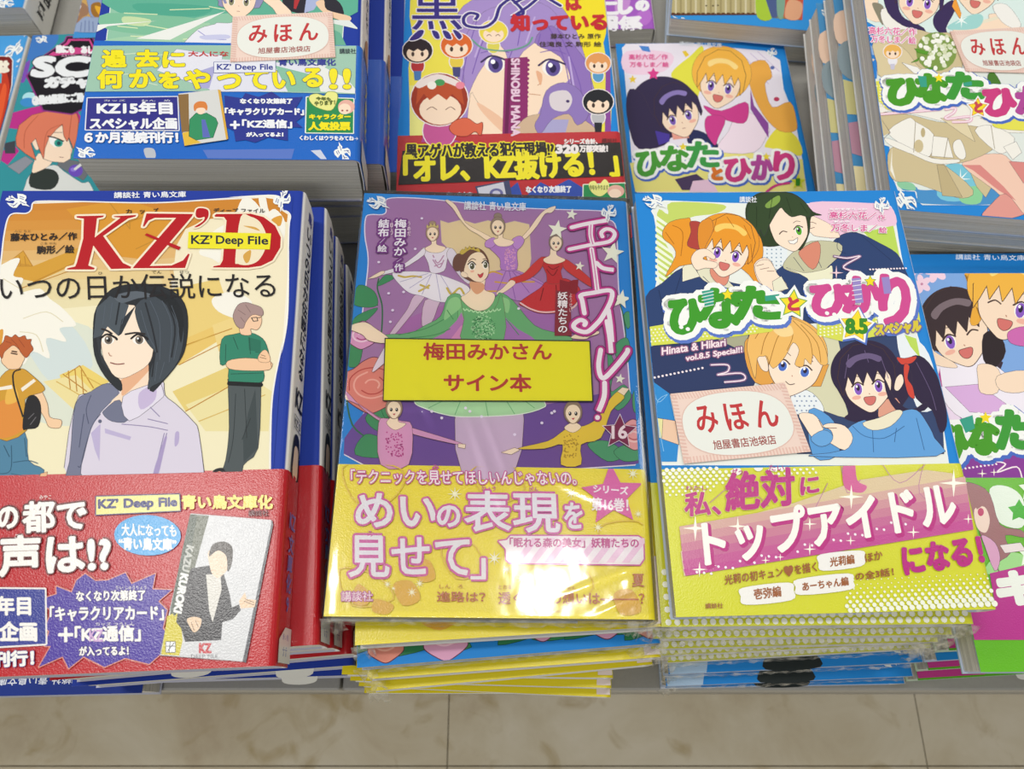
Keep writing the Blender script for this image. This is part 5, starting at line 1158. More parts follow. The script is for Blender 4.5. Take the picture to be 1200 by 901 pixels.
for q in ('240,138 270,108 290,108 280,130 255,142', '318,108 338,112 346,134 330,134', '356,108 376,112 388,136 368,134', '392,106 410,110 424,128 412,138'): p.poly(q, IN_, 1, (.6, 'e8e2ea'))
for w_, c_ in ((3.4, 'e8e2ea'), (1.9, IN_)):
    p.lines('470,-10 620,-30 560,20 540,70 500,96 440,90 430,64 450,46 480,52 470,70|610,10 650,-10 700,-20 660,20 600,60|720,-10 770,20|570,-30 640,40 610,58', w_, c_)
RD = [(.5, 'f2e0b0')]
p.t('は', 792, -20, 842, 34, 'c23438', .6, RD); p.t('知っている', 598, 52, 932, 108, 'c22c34', .7, RD, dy=-4)
p.t('藤本ひとみ 原作', 736, 118, 912, 136, '4a3c34', .06); p.t('住滝良 文 駒形 絵', 696, 146, 914, 164, '4a3c34', .06)
p.text('SHINOBU MANA', (598, 206), (598, 478), (626, 206), 'e6c6da', .3)
p.next('publisher_emblem'); p.next('volume_lettering'); p.done()
b.lift = max(b.lift, b.T+.42)
p = Print(b, 'band_print', M_OBI); p.clip = (-b.w/2+.1, -b.h/2+.8, b.w/2-.8, -b.h/2+63.4)
p.f(400, 0, .33333); p.poly('215,530 980,500 998,618 200,650', '231d1c', 0)
p.poly('560,690 620,640 640,700 700,640 740,660 800,630 850,660 900,720 760,760 560,760', '2b4aa8', 0)
p.poly('852,650 996,644 1004,740 850,740', '1f8a4c', 0, (.5, 'e6eee0')); p.poly('870,646 890,636 905,650 925,630 940,645 938,670 910,690 880,675', 'e9e88a', 1); p.ell(965, 672, 30, 22, 'e6b0a0'); p.ell(962, 680, 22, 16, SK)
p.poly('470,655 590,634 610,740 500,740', '3c4468'); p.poly('478,660 570,640 590,740 500,740', 'cfd0dc', 0); p.ell(545, 680, 24, 18, '6a6aa0'); p.ell(545, 680, 14, 10, 'c9c9dc')
p.next('band_lettering'); YY = 'e9dc1c'
p.t('黒アゲハが教える犯行現場!?', 228, 506, 748, 556, '1d1614', .35, [(1.0, YY)], dy=-8)
p.t('「オレ、KZ抜ける！」', 222, 548, 975, 642, YY, .8, dy=-26)
p.t('シリーズ合計、', 784, 488, 900, 506, 'e9e2e0', .2); p.t('320', 756, 510, 832, 538, 'e9e2e0', .5); p.t('万部突破！', 838, 510, 936, 534, 'e9e2e0', .25); p.t('講談社', 916, 486, 970, 502, '5a1a1c', .03)
p.t('なくなり次第終了', 650, 655, 808, 678, 'eef0f4', .2, dy=-2); p.t('キャラクリアカード', 600, 690, 850, 716, 'eef0f4', .2); p.t('今年もやります', 872, 650, 938, 668, '5a6a2c', .05); p.t('青い鳥文庫', 370, 676, 460, 700, 'd9dcec', .2); p.done()
# ---------------------------------------------------------------- low book with two cartoon girls
def hinata_title(p, fr, boxes, k=1.0):
    p.fr = fr
    for w_, c_, dx in ((3.4*k, '4a6cc4', 5), (2.8*k, 'f4f6f2', 0)):
        for ch, x0, y0, x1, y1, c in boxes: p.t(ch, x0+dx, y0+dx*1.5, x1+dx, y1+dx*1.5, c_, w_)
    for ch, x0, y0, x1, y1, c in boxes: p.t(ch, x0, y0, x1, y1, c, 1.0*k)
b = B['BR1']; p = Print(b, 'cover_illustration'); p.clip = (-b.w/2+.2, -b.h/2+.4, b.w/2-1, b.h/2-.3)
p.f(715, 35, .21084)
p.poly('70,100 100,60 400,70 860,120 940,170 960,330 1020,480 1060,700 1090,900 150,900 130,780 90,300', 'e9e3ee', 0, (.5, 'f0f2f4'))
p.poly('340,240 440,150 520,100 480,400 380,300', 'e3df4a', 1); p.poly('860,640 940,540 1040,600 1060,700 900,660', 'e9e04a', 1); p.poly('90,120 340,130 300,230 90,240', 'eecfe2', 1); p.poly('110,740 600,660 1070,720 1090,900 140,900', 'ecE486'.lower(), 0)
p.lines('780,130 900,240|820,120 940,230|760,160 880,300', .5, 'c9b9d8')
p.poly('160,88 215,92 225,124 180,116', '4a86d0'); p.star(125, 275, 24, 'e9c93a'); p.poly('400,120 420,115 440,140 420,152', 'e9c93a'); p.ell(925, 385, 16, 12, 'b93a5c'); p.ell(902, 210, 12, 10, '5a6aa8')
p.poly('770,200 860,170 900,260 860,300 900,430 1000,400 1035,500 1030,560 940,560 850,470 780,320', 'e9aa4a', 0, OL)
p.ell(620, 240, 165, 150, 'f0b54a', 10, 24, OL); p.head(612, 300, 220, 10, SK, 'f0b54a', '7a5ab4', 'o', 0, True, 1, hi='f8d98a')
p.poly('520,370 560,400 500,440 560,400', 'e0b0a0') if 0 else None
p.poly('600,640 660,560 700,470 780,460 880,540 870,590 800,680 620,680', 'f2e0ec', 0, OL); p.poly('780,330 800,420 880,520 880,600 780,440', '8a4a9a', 0)
p.poly('440,560 520,570 600,640 560,660 440,640', '2a2f58', 0, OL); p.poly('520,420 620,450 750,400 770,460 740,520 640,500 600,480 560,470', 'cc3f8c', 0, OL); p.poly('540,480 640,490 600,600 580,640 530,560', 'cc3f8c', 0, OL)
p.ell(300, 430, 190, 170, '352c4c', 12, 24, OL); p.poly('110,330 90,420 110,560 160,660 300,640 340,560 240,480 180,360', '352c4c', 0, OL); p.poly('250,560 330,580 330,620 270,640', '4a3a9a')
p.poly('340,560 430,570 440,600 350,610', 'e6a090'); p.head(385, 470, 210, -18, SK, '352c4c', '7a5ab4', '.', 0, True, 1, hi='8a7ab8'); p.star(240, 245, 36, 'd9408c', .5)
p.poly('360,830 480,800 560,860 500,890 400,890', '4a3a5c'); p.poly('460,840 560,830 600,900 440,900', 'e9c6dc')
p.next('title_lettering', label='small green and pink hiragana title')
hinata_title(p, (715, 35, .21084), [('ひ', 150, 680, 280, 810, '4a9a3a'), ('な', 285, 650, 430, 780, '4a9a3a'), ('た', 430, 625, 600, 760, '3f9a4a'), ('と', 570, 770, 620, 830, 'd9762c'), ('ひ', 640, 720, 780, 840, 'cc3f80'), ('か', 790, 700, 900, 830, 'b04a98'), ('り', 915, 680, 1020, 830, 'cc3f80')], 1.05)
p.star(405, 650, 24, 'e9d23a'); p.star(868, 705, 24, 'e9d23a'); p.star(1045, 845, 45, 'd9dc3a'); p.t('1', 1036, 828, 1052, 864, '3a8a2a', .5)
p.line('870,900 920,865 1000,850', 1.6, 'cc3f80')
p.next('cover_lettering'); p.t('講談社 青い鳥文庫', 385, 62, 620, 86, 'dfe6ee', .06, dy=12); p.t('高杉六花／作', 105, 135, 320, 165, 'e0609a', .12); p.t('万冬しま／絵', 110, 178, 325, 206, 'e0609a', .12)
p.next('publisher_emblem'); p.bird(78, 58, 9, 20, 1); p.next('publisher_emblem'); p.bird(905, 130, 9, 30, -1); p.done()
# ---------------------------------------------------------------- white ruffled dresses book
b = B['BR2']; p = Print(b, 'cover_illustration'); p.clip = (-b.w/2+.2, -b.h/2+.3, b.w/2-1, b.h/2-.3)
p.f(980, 130, .21093)
p.poly('225,-900 210,0 235,180 300,200 290,330 330,400 345,440 440,445 455,500 480,520 900,520 1300,560 1300,-900', 'dfe6e0', 0, (.3, 'eef2f0'))
p.poly('340,390 440,420 500,440 900,420 960,480 860,520 480,515 450,480 440,445 370,440', '4a90c8', 1); p.poly('610,300 760,320 860,420 700,500 560,470', '7ac4d8', 1); p.poly('340,395 420,400 440,440 360,430', '8cc8a0', 1); p.poly('680,440 800,420 800,510 700,510', '8ccf9a', 1); p.star(690, 378, 60, 'f2f8f4', .18, 8)
p.poly('300,210 290,330 330,390 420,395 580,450 700,485 760,440 600,300 420,200', 'cdbd94', 0, OL); p.poly('600,300 700,480 590,470 560,300', 'bfae84', 0, OL); p.poly('740,330 870,410 830,480 780,420', 'cdbd94', 0, OL); p.poly('310,200 300,330 330,385 310,300', 'eeeadc')
p.poly('700,300 780,250 920,240 1000,300 1300,500 1300,560 1040,570 880,440', 'f0c9b4', 0, OL); p.poly('700,300 760,330 900,440 1000,500 930,420 800,300', 'd98a84'); p.poly('810,590 860,520 940,460 1030,560 1040,575 940,600', 'e09a90', 0, OL); p.poly('960,280 1300,300 1300,420 1040,400', 'd98a84', 0, OL)
p.poly('205,20 300,0 440,20 600,60 760,100 900,120 1300,100 1300,-60 200,-60', 'efece2', 0, OL)
for q, c in (('210,60 290,110 390,200 530,256 680,290 860,220 900,140 800,90 560,60 400,20 230,10', 'cdbd94'), ('290,110 400,40 440,60 540,130 520,250 440,240 340,170', 'f0ede4'), ('540,140 620,150 650,260 530,250', 'f0ede4'), ('650,180 690,160 720,240 700,270 660,240', 'f0ede4'), ('770,110 860,80 990,150 940,230 880,220', 'f0ede4'), ('930,200 1000,170 1030,230 980,270', 'f0ede4'), ('270,150 360,180 530,262 680,270 660,290 540,290 420,240 300,190', 'efece2'), ('220,40 300,120 240,150 205,100', 'cdbd94'), ('580,40 720,50 770,170 690,120', 'e0d2ac'), ('800,40 1000,100 1040,60 900,0', 'e6dcc0')): p.poly(q, c, 0, OL)
p.ell(458, 195, 26, 36, 'cdbd94'); p.ell(482, 120, 12, 26, 'bfae84'); p.lines('440,60 430,230|620,150 600,260|860,80 880,210', .25, '8a7a5c')
p.f(980, 0, .18333)
p.poly('90,-100 130,90 200,140 290,190 420,190 520,180 560,200 800,300 1300,300 1300,-200 80,-200', 'd9ebe6', 0)
p.poly('110,100 190,160 240,260 270,340 260,420 260,500 190,540 120,110', '2f7fd0'); p.poly('120,90 160,110 200,260 260,330 230,350 170,280', '8fb0dc', 1); p.poly('175,390 205,362 245,380 215,415', 'eed9b4')
p.poly('100,-60 250,-40 270,60 300,130 220,130 120,40', SK, 0, OL); p.poly('230,20 300,40 300,160 260,100', '8a8470', 1); p.poly('290,60 390,60 470,200 360,200 300,150', 'efece4', 0, OL)
p.poly('300,-60 330,80 420,160 500,190 540,260 560,300 580,270 560,180 440,120 400,60 380,-60', '3a2c58', 0, OL); p.poly('640,80 740,0 760,60 700,180 730,240 660,210 620,150', '3a2c58', 0, OL)
p.head(530, -6, 260, 8, SK, '3a2c58', '8a5ac0', 'o', 0, True, 1); p.head(900, -70, 260, 8, SK, 'f0a03c', '8a5ac0', 'o', 0, True, 1); p.poly('760,-20 800,90 790,120 740,40', 'f0a03c', 0, OL)
p.poly('760,160 960,130 980,90 1080,100 1120,200 800,240', SK, 0, OL); p.poly('930,130 1040,100 1040,120 940,150', 'e9e0c8'); p.poly('1000,40 1090,30 1180,150 1140,180 1060,140', 'f0eee8', 0, OL); p.poly('720,160 880,90 940,110 900,180 740,190', '9fd4d0', 1); p.star(800, 130, 50, 'eef8f4', .2, 6)
p.poly('380,200 520,190 600,210 760,230 800,460 600,480 420,440 360,300', 'cdbd94', 0, OL); p.poly('240,260 420,300 520,420 600,500 300,500 260,400', 'd9c9a0', 0, OL)
rnd = random.Random(5)
p.ell(640, 330, 130, 125, '7f9a4a', 0, 20); 
for i in range(60):
    a = rnd.uniform(0, 6.28); r_ = rnd.uniform(0, 1)**.5; p.ell(645+120*r_*math.cos(a), 325+112*r_*math.sin(a), 17, 14, rnd.choice(['eef0e2', 'e2e6cf', 'f4f4ea', 'd3dab4']), rnd.uniform(0, 90), 7)
for q in ('500,310 590,330 580,350 520,335', '480,400 530,370 520,390', '570,440 620,430 600,460'): p.poly(q, '5a9a2c', 0, (.15, '2c4a1c'))
p.poly('970,480 1010,465 1060,550 1050,570 980,560', '4a7a2c', 0, OL)
chibi(360, 330, 60, 'e9b45a', 'e9e9ee', legs='c9c6d8'); p.poly('420,400 520,430 560,470 500,470', 'f0eee8', 0, OL)
p.poly('195,540 300,520 380,600 420,690 330,700 290,660 210,600', 'e4df56', 1); p.poly('200,560 330,590 300,640', 'e4df56'); p.poly('1000,780 1060,740 1300,740 1300,830 1040,820', 'e4df56', 1); p.dots([(x, y, .5) for x in range(215, 400, 22) for y in range(550, 690, 18)], .5, 'f2f2c4', 6)
for w_, c_ in ((1.5, 'e9b8cc'), (.5, 'f8ecf0')): p.lines('700,700 760,690 750,720 700,750 720,760 850,745 850,775 740,780|280,730 660,700', w_, c_)
p.next('title_lettering', label='green and pink hiragana title with stars')
hinata_title(p, (980, 0, .18333), [('ひ', 335, 510, 530, 665, '4a9a2a'), ('な', 520, 480, 700, 650, '4a9a2a'), ('た', 715, 470, 930, 625, '3f9a3a'), ('ひ', 950, 575, 1140, 735, 'cc3f80'), ('か', 1160, 560, 1330, 720, 'b04a98')], 1.5)
p.star(656, 498, 32, 'f2dc2a'); p.star(905, 688, 78, 'f4f6f2', .6); p.star(905, 688, 66, 'd9762c', .52); p.star(905, 688, 58, 'f4de30', .52); p.t('と', 888, 655, 930, 715, 'c84a50', .6)
p.poly('520,484 575,488 580,556 540,556', '3aa088'); p.poly('812,530 865,520 868,545 815,552', '3aa088')
p.next('cover_lettering'); p.t('高杉六花／作', 208, 170, 512, 218, 'e0609a', .1, [(.5, 'f4eef2')], dy=10); p.t('万冬しま／絵', 222, 226, 508, 270, 'e0609a', .1, [(.5, 'f4eef2')], dy=10)
p.next('publisher_emblem'); p.f(980, 130, .21093); p.bird(392, 495, 13, 160, 1); p.done()
sample_card(b, '725,202 1300,170 1300,470 830,458', (980, 0, .18333))
# ---------------------------------------------------------------- right edge book
b = B['FR']; p = Print(b, 'cover_illustration'); p.clip = (-b.w/2+.2, -b.h/2+.3, b.w/2-1, b.h/2-.3)
p.f(1040, 270, .32193)
p.poly('0,100 80,105 250,118 700,130 760,700 740,900 100,900 20,500', '7fa8e0', 0, (.4, 'd9e6f4')); p.poly('100,600 600,600 600,900 100,900', 'c07ac8', 0); p.poly('80,560 200,540 300,760 240,740', 'ecd9ee', 0)
for cx, cy, r in ((175, 148, 42), (100, 130, 38), (125, 195, 34)):
    for i in range(5): p.ell(cx+r*.55*math.cos(i*1.257-.6), cy+r*.55*math.sin(i*1.257-.6), r*.52, r*.34, 'f4d3e4', math.degrees(i*1.257-.6), 12)
    p.ell(cx, cy, 5, 5, 'c98aa8')
p.poly('340,440 420,480 390,560 330,480', '3a2c3c', 0, OL)
p.poly('200,480 340,430 430,520 600,500 620,700 330,700 220,640 170,520', 'f0eaf4', 0, OL); p.poly('210,570 330,560 500,680 300,660', 'd9aede', 0, OL); p.poly('190,500 200,570 180,560', 'b03a8c')
p.ell(240, 330, 125, 125, '3a2c30', -10, 24, OL); p.poly('110,260 130,380 170,420 150,440 130,330', '3a2c30', 0, OL); p.head(265, 375, 200, -18, SK, '3a2c30', '8a5ac0', 'o', 1, True, 1, hi='7a6a70')
p.poly('350,380 400,370 430,440 390,500 350,470', '2c2226', 0, OL); p.poly('280,160 320,110 330,200 300,330 330,340 350,280 330,180', 'e9aa3c', 0, OL)
p.ell(410, 200, 120, 115, 'f0b545', 10, 24, OL); p.head(440, 262, 220, 10, SK, 'f0b545', '8a5ac0', 'o', -1, True, 1, hi='fbdc80')
p.poly('440,370 500,350 560,380 520,420 450,410', 'cc6ab0', 1, OL); p.poly('150,400 170,440 240,480 250,500 180,490 160,460', SK, 0, OL); p.poly('330,490 380,490 410,520 400,590 340,590 330,540', SK, 0, OL); p.poly('400,530 500,510 540,560 480,590 410,580', SK, 0, OL)
p.poly('230,780 500,730 560,900 250,900', '8a3f98', 0); p.poly('230,780 330,790 300,830 240,820', 'e4df56', 1); p.dots([(270+i*14, 868-i*2, .5) for i in range(10)], .5, 'f6e6ec', 6); p.line('390,840 430,850 400,880 470,860 490,900', .6, 'f6e6ec'); p.spark(345, 885, 18); p.spark(388, 880, 16)
p.next('title_lettering'); hinata_title(p, (1040, 270, .32193), [('な', 300, 690, 400, 810, '4a9a2a'), ('た', 402, 660, 520, 790, '3f9a3a'), ('ひ', 190, 715, 288, 835, '4a9a2a')], 1.3)
p.poly('262,688 310,672 318,720 285,738', '3aa088'); p.star(357, 682, 24, 'f2dc2a')
p.next('cover_lettering'); p.t('講談社 青い鳥文庫', 248, 86, 500, 106, 'dfe6ee', .06, dy=4); p.done()
b.lift = max(b.lift, b.T+.42)
p = Print(b, 'band_print', M_OBI); p.clip = (-b.w/2+.1, -b.h/2+.8, b.w/2-.8, -b.h/2+76.4); p.f(1040, 540, .29963)
p.poly('400,110 470,100 530,150 534,250 480,260 420,220', 'e3efe0', 1); p.poly('380,440 440,360 534,370 534,430', '9fd88a', 1)
p.star(515, 195, 46, '3fae2a', .55); p.star(560, 110, 50, 'e9f4e0', .5); p.star(560, 360, 60, 'e9f4e0', .5)
p.poly('290,90 340,90 400,130 440,250 520,270 540,300 460,290 480,360 430,400 440,440 380,330 350,250 300,160', '9c6a6c', 0, OL)
p.poly('340,190 380,180 400,230 385,280 350,260', 'f0d6c8', 1); p.ell(365, 200, 12, 16, 'c2406c'); p.poly('300,100 350,110 380,170 350,190 330,150 320,210 300,170', '9c6a6c'); p.poly('370,290 420,320 440,380 420,430 380,330', 'd9a0c4', 0, OL); p.poly('440,330 520,320 540,350 460,360', 'e9dcdc', 0, OL)
p.poly('400,440 700,370 700,700 200,700 350,560 420,560', 'b8308c', 0)
p.next('band_lettering'); p.t('キミ', 436, 440, 740, 556, 'eef2ea', 1.2, dy=-6); p.t('！', 300, 590, 320, 640, 'eef2ea', .6); p.done()
# ---------------------------------------------------------------- far upper left: shield title and profile boy
b = B['SC']; p = Print(b, 'cover_illustration'); p.clip = (-b.w/2+.2, -b.h/2+.3, b.w/2-1, b.h/2-.3)
p.f(0, 0, .11101)
p.poly('330,350 1300,350 1300,2400 -200,2400 200,900', '2f8f98', 0); p.poly('290,370 600,350 560,500 300,640', '3f78c0', 1); p.poly('240,700 320,640 260,860 200,840', '7a4ab0', 1); p.poly('560,1180 800,1150 900,1300 400,1280 330,1240', 'b02c84') 
p.f(0, 90, .14977)
p.poly('250,240 460,200 440,300 230,420 60,400 100,280', 'b82c86', 0); p.poly('480,150 620,150 600,260 520,260', 'b82c86'); p.poly('-20,600 60,560 100,520 150,580 60,690 0,650', 'b82c86', 0)
for i in range(9): p.poly([(120-i*13, -10+i*58), (145-i*13, -14+i*58), (112-i*13, 8+i*58), (88-i*13, 12+i*58)], 'e9f0f6', 0)
p.ell(235, 165, 60, 44, 'a9dce4'); p.ell(220, 200, 64, 36, '3a8ac8'); p.ell(280, 205, 26, 20, 'e9eef2')
p.poly('230,120 300,110 680,130 660,160 400,150 300,130', '1d1a24')
p.poly('240,760 420,690 500,740 640,830 700,830 700,1000 100,1000 180,900', 'd9dcd8', 0, OL); p.poly('240,760 300,720 420,730 460,800 400,880 240,860', '2c3430', 0, OL); p.poly('450,690 540,650 700,700 660,800 620,790', '6a6e74', 0, OL); p.ell(592, 735, 56, 48, '6a4ab8'); p.ell(575, 725, 24, 16, '8f7ad6'); p.lines('590,720 640,680', 2, 'd9dcd8')
p.poly('30,520 120,500 120,600 40,600', '3c4048'); p.poly('60,700 200,620 260,660 150,760', '8a8e98', 0, OL)
p.poly('300,600 400,640 390,690 300,740 250,740', SK, 0, OL)
p.poly('310,400 500,380 560,560 550,640 500,670 400,662 340,640', SK, 0, (.25, '4a3b38')); p.poly('248,500 270,478 300,500 304,560 280,568', SK, 1, (.2, '4a3b38'))
p.poly('125,480 150,380 250,300 400,262 500,264 600,290 615,340 600,480 575,560 540,470 525,505 500,460 490,370 440,410 380,480 350,560 340,640 300,540 280,480 240,520 280,650 200,600 130,540', 'd9795c', 0, (.3, '5a2c28'))
p.lines('300,300 200,420 190,560|490,370 370,430 340,600|560,300 540,470', .4, 'b2553c'); p.poly('360,262 380,240 420,236 390,262', 'd9795c', 1)
p.poly('384,470 500,500 490,540 430,552 390,520', 'f2f2ee', 0); p.ell(458, 518, 34, 30, '2f9a8c'); p.ell(460, 520, 16, 16, '1c4a50'); p.line('376,466 430,476 500,506', .9, '2c2224'); p.line('424,436 488,436', .4, '5a2c28'); p.line('464,628 496,630', .4, '8a4a40'); p.poly('545,570 566,560 560,600', 'f0c0a0')
p.next('title_lettering', label='shield title in black, magenta and white')
p.f(0, 0, .11101)
SH_ = '440,610 690,440 710,390 960,390 1000,460 1100,480 1160,640 1180,1000 760,1200 460,1160 290,800'
p.poly(SH_, '17141c', 0, (1.0, '8a2f80')); p.poly('480,600 700,450 720,410 950,410 985,480 990,560 660,580', 'cc4488', 0); p.poly('560,540 720,470 750,430 940,430 980,520 800,500 600,560', '17141c')
p.t('誰にも　あし', 596, 478, 980, 556, 'f0eef0', .5, dy=10); p.t('エス・ジェー・ガチャ', 650, 570, 950, 600, 'e0a8c8', .1)
p.t('SC', 340, 608, 915, 800, 'e9ecee', 1.6, [(2.2, '17141c')], sh=40); p.t('ガチャ', 480, 820, 930, 920, 'e9ecee', 1.2, [(1.8, '17141c')], sh=10)
p.f(0, 90, .14977); p.t('②最凶最悪にご用心', 256, 150, 700, 220, 'e9ecee', .5, dy=-30)
p.next('publisher_emblem'); p.f(0, 0, .11101); p.bird(440, 425, 9, 20, 1); p.done()
b = B['FL']; p = Print(b, 'cover_illustration'); p.clip = (-b.w/2+.2, -b.h/2+.3, b.w/2-1, b.h/2-.3); p.f(0, 0, .11101)
p.poly('-900,600 100,595 130,640 120,900 60,1200 -20,1500 -900,1900', '7a1c18', 0, (.6, 'e6ecee')); p.poly('20,700 100,900 50,1200 -60,1500 -200,1500 -100,1000', 'c23a20', 1); p.poly('30,900 70,960 0,1300 -60,1300', 'e0582c', 1); p.poly('-40,760 20,780 14,880 -60,860', '4ab0c8', 0)
p.t('は', 0, 650, 84, 760, 'f0ead8', 1)
for x, y, s in ((200, 640, 30), (180, 700, 14), (215, 710, 8), (185, 815, 34), (260, 380, 12)): p.poly([(x-s, y+s*.3), (x+s*.3, y-s*.8), (x+s, y-s*.6), (x-s*.2, y+s*.7)], 'dbe8f2')
p.next('publisher_emblem'); p.bird(140, 510, 15, 200, -1); p.done()
# ---------------------------------------------------------------- third row
b = B['T1']; p = Print(b, 'publisher_emblem'); p.f(0, 0, .11101); p.bird(60, 20, 12, 200, 1); p.done()
q = Print(b, 'spine_title', M_COVER, 'spine'); T = b.T
q.text('集物語', (T*.3, 22), (T*.72, 22), (T*.3, 50), '2a2a30', .2, vert=True); q.text('青い鳥', (T*.36, 8), (T*.62, 8), (T*.36, 19), '2a2a30', .06, vert=True); q.done()
b = B['T2']; p = Print(b, 'cover_illustration'); p.clip = (-b.w/2+.2, -b.h/2+.3, b.w/2-1, b.h/2-.3); p.f(0, 0, .11101)
p.poly('740,-300 720,330 1300,330 1300,-300', 'c9a05c', 0, (.5, 'e9eef0')); p.poly('740,-20 800,40 820,180 740,210', 'e3d02c', 0); p.poly('740,60 780,40 790,180 740,200', 'd9603c'); p.poly('790,0 920,60 930,150 860,190 740,330 740,230 840,150', '9a7458', 1); p.poly('790,40 860,60 850,90 790,80', 'e9dcd8')
p.poly('760,330 800,260 890,180 960,180 1100,200 1100,330', '93a4c4', 0, OL); p.poly('920,-60 1100,-60 1100,60 1000,180 950,160 930,60', '8a9cc0', 0, OL); p.poly('970,40 1060,30 1060,160 1000,180 960,120', '9a6a28', 1); p.poly('1000,60 1100,100 1050,160', 'e0a82c', 1); p.lines('860,240 850,330|900,220 895,330|940,220 940,330|980,230 985,330', .7, '6f80a8')
for x, y in ((680, 100), (650, 240), (630, 300), (660, 20)): p.spark(x, y, 26, 'dfeaf0')
p.done()
b = B['T3']; p = Print(b, 'cover_illustration'); p.clip = (-b.w/2+.2, -b.h/2+.3, b.w/2-1, b.h/2-.3); p.f(590, 0, .15); p.poly('880,-100 1000,-100 960,120 880,140', 'c48ad0', 1); p.poly('1080,240 1120,220 1160,240 1140,262 1090,262', '9a3ab0', 1); p.poly('1040,120 1120,60 1160,140 1100,200', 'b870cc', 1)
p.next('title_lettering'); p.t('こ', 770, 20, 890, 110, 'f0eef2', 1, [(1.0, 'a070b8')]); p.t('し', 905, -30, 1000, 105, 'f0eef2', 1.2, [(1.0, 'a070b8')]); p.t('の', 1040, 6, 1130, 80, 'f0eef2', 1, [(1.0, 'a070b8')]); p.t('関', 730, 130, 885, 245, 'f0eef2', 1, [(1.0, 'a070b8')]); p.t('係', 905, 130, 1078, 240, 'f0eef2', 1, [(1.0, 'a070b8')]); p.done()
b = B['T4']; p = Print(b, 'cover_illustration'); p.clip = (-b.w/2+.2, -b.h/2+.3, b.w/2-1, b.h/2-.3); p.f(740, 0, .225)
p.poly('196,-300 200,78 650,76 660,88 730,92 880,105 900,-300', '8a8450', 0); p.poly('196,-300 200,66 650,70 650,-300', 'b5a878', 0); p.poly('200,66 650,66 650,78 200,80', '5a3420', 0)
for i in range(18): p.line([(205+i*26, 68), (205+i*26, -60)], 1.2, 'cfc6a4' if i % 2 else '9c8f62', 0)
p.poly('655,-60 730,-60 734,92 655,88', 'a5c438', 1); p.poly('700,0 760,-40 760,90 730,92', '4a5a88'); p.poly('770,-100 900,-100 890,104 800,96 770,40', 'c2543c', 0); p.poly('820,0 890,20 870,100 800,90', 'd9a07c', 1); p.poly('760,-60 800,-40 790,90 760,80', '7aa08a', 1); p.dots('390,30 425,30 450,28', .7, '4a4030', 6)
p.next('publisher_emblem'); p.bird(255, 108, 12, 190, 1); p.done()
# ---------------------------------------------------------------- shrink wrap
def film(b, seed, amp=.16, over=.4, nx=110, ny=150):
    hw, hh = b.w/2, b.h/2; V = []; F = []; zt = b.lift+over
    def wr(x, y):
        e = max(0, abs(x)/hw-.55)*1.3+max(0, abs(y)/hh-.6)*1.3
        q = Vector((x*.045+seed, y*.03, seed*1.7))
        f = Vector((x*.25+seed, y*.09, seed))
        z = amp*(noise.noise(q)*.8+abs(noise.noise(f))*e*.9)
        for (a, c, h_, wd) in rid:
            t = max(0, min(1, ((x-a[0])*(c[0]-a[0])+(y-a[1])*(c[1]-a[1]))/((c[0]-a[0])**2+(c[1]-a[1])**2)))
            d = math.hypot(x-a[0]-(c[0]-a[0])*t, y-a[1]-(c[1]-a[1])*t)
            z += h_*math.exp(-(d/wd)**2)*math.sin(math.pi*(.08+.84*t))
        ed = max(0, (abs(x)-(hw-4.5))/4.5)
        return z-.32*ed*ed
    xs = [(-1.0+2*i/nx)*(hw+.5) for i in range(nx+1)]; ys = [(-1.0+2*j/ny)*(hh+.5) for j in range(ny+1)]
    prof_x = [(-hw-.75, -b.T+.6), (-hw-.7, -b.T*.5), (-hw-.68, -2.0)]+[(x, 0) for x in xs]+[(hw+.9, -2.0), (hw+1.0, -b.T*.5), (hw+.9, -b.T+.6)]
    prof_y = [(-hh-.9, -b.T+.6), (-hh-.8, -b.T*.5)]+[(y, 0) for y in ys]+[(hh+.8, -b.T*.5), (hh+.8, -b.T+.6)]
    m = len(prof_x)
    for (y, dy) in prof_y:
        for (x, dx) in prof_x:
            d = min(dx, dy); z = zt+d
            if d == 0: z += wr(x, y)
            V.append((x, y, z))
    for j in range(len(prof_y)-1):
        for i in range(m-1):
            cx = 2 <= i < m-3+0 or True
            F.append((j*m+i, j*m+i+1, (j+1)*m+i+1, (j+1)*m+i))
    o = mesh_obj('shrink_film', V, F, M_FILM, b.root, smooth=True); o['label'] = 'clear glossy shrink film'; return o
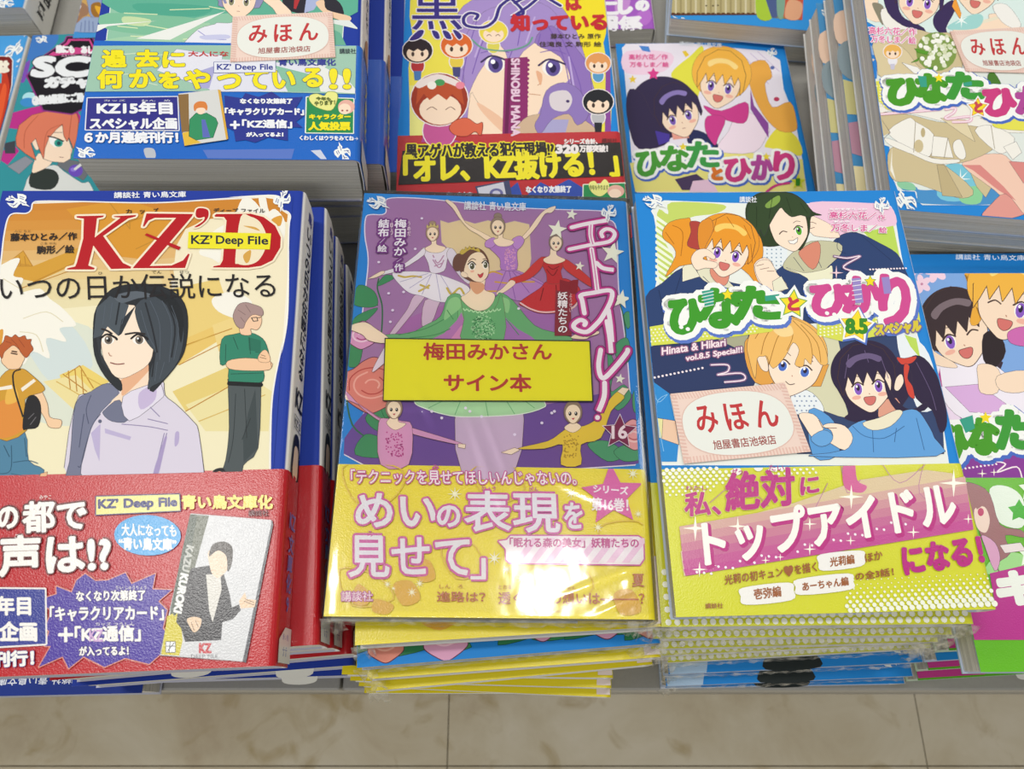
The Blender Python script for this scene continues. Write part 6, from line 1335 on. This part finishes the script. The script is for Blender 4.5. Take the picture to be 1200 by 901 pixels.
def crumple(b, x0, x1, seed, out=2.2, dx=2.2, zlo=.0, zhi=None, name='film_seam'):
    """ruffled surplus of film along the foot of the book"""
    rnd = random.Random(seed); hh = b.h/2; zhi = b.T-.5 if zhi is None else zhi; V = []; F = []; n = max(2, int((x1-x0)/dx)); rows = 4
    for i in range(n+1):
        x = x0+(x1-x0)*i/n; k = rnd.uniform(.35, 1)
        for r in range(rows):
            t = r/(rows-1)
            V.append((x+rnd.uniform(-.5, .5)*dx*t, -hh-.35-out*k*math.sin(t*math.pi*.75)-rnd.uniform(0, .5), zhi+(zlo-zhi)*t+rnd.uniform(-.5, .5)))
    for i in range(n):
        for r in range(rows-1): F.append((i*rows+r, i*rows+r+1, (i+1)*rows+r+1, (i+1)*rows+r))
    o = mesh_obj(name, V, F, M_CRUMPLE, b.root); return o
rid = []
pm = Print(B['M'], 'x'); pm.f()
for (a, c, h_, wd) in (((488, 455), (507, 500), .3, 1.4), ((548, 490), (582, 590), .4, 1.5), ((560, 470), (600, 575), .25, 1.2), ((640, 560), (735, 600), .2, 1.3), ((655, 700), (760, 660), .25, 1.0), ((690, 725), (765, 690), .25, .9), ((430, 480), (640, 478), .15, 1.2)):
    pm.f(0, 0, 1); rid.append((pm.m(a), pm.m(c), h_, wd))
film(B['M'], 3.1); crumple(B['M'], -57, 57, 11, 1.8, 2.6, 2); crumple(B['M'], -58, -50, 12, 5, 1.2, -2); crumple(B['M'], 47, 58.5, 13, 6, 1.2, -2)
for i, b in enumerate(S['M'][:4]):
    crumple(b, -58, -50, 20+i, 4, 1.2)
    if i < 2: crumple(b, 44, 58, 30+i, 4.5, 1.3)
crumple(S['M'][1], -50, 44, 40, 1.2, 3)
for i, b in enumerate(S['R'][:7]):
    crumple(b, -57, 57, 50+i, 1.3 if i > 3 else 2.0, 2.4, 1, 7)
    crumple(b, -59, -52, 60+i, 3.5, 1.1)
    if i < 5: crumple(b, 47, 59, 70+i, 4.5, 1.2)
# film on the side of the wrapped stack behind the left stack's gap
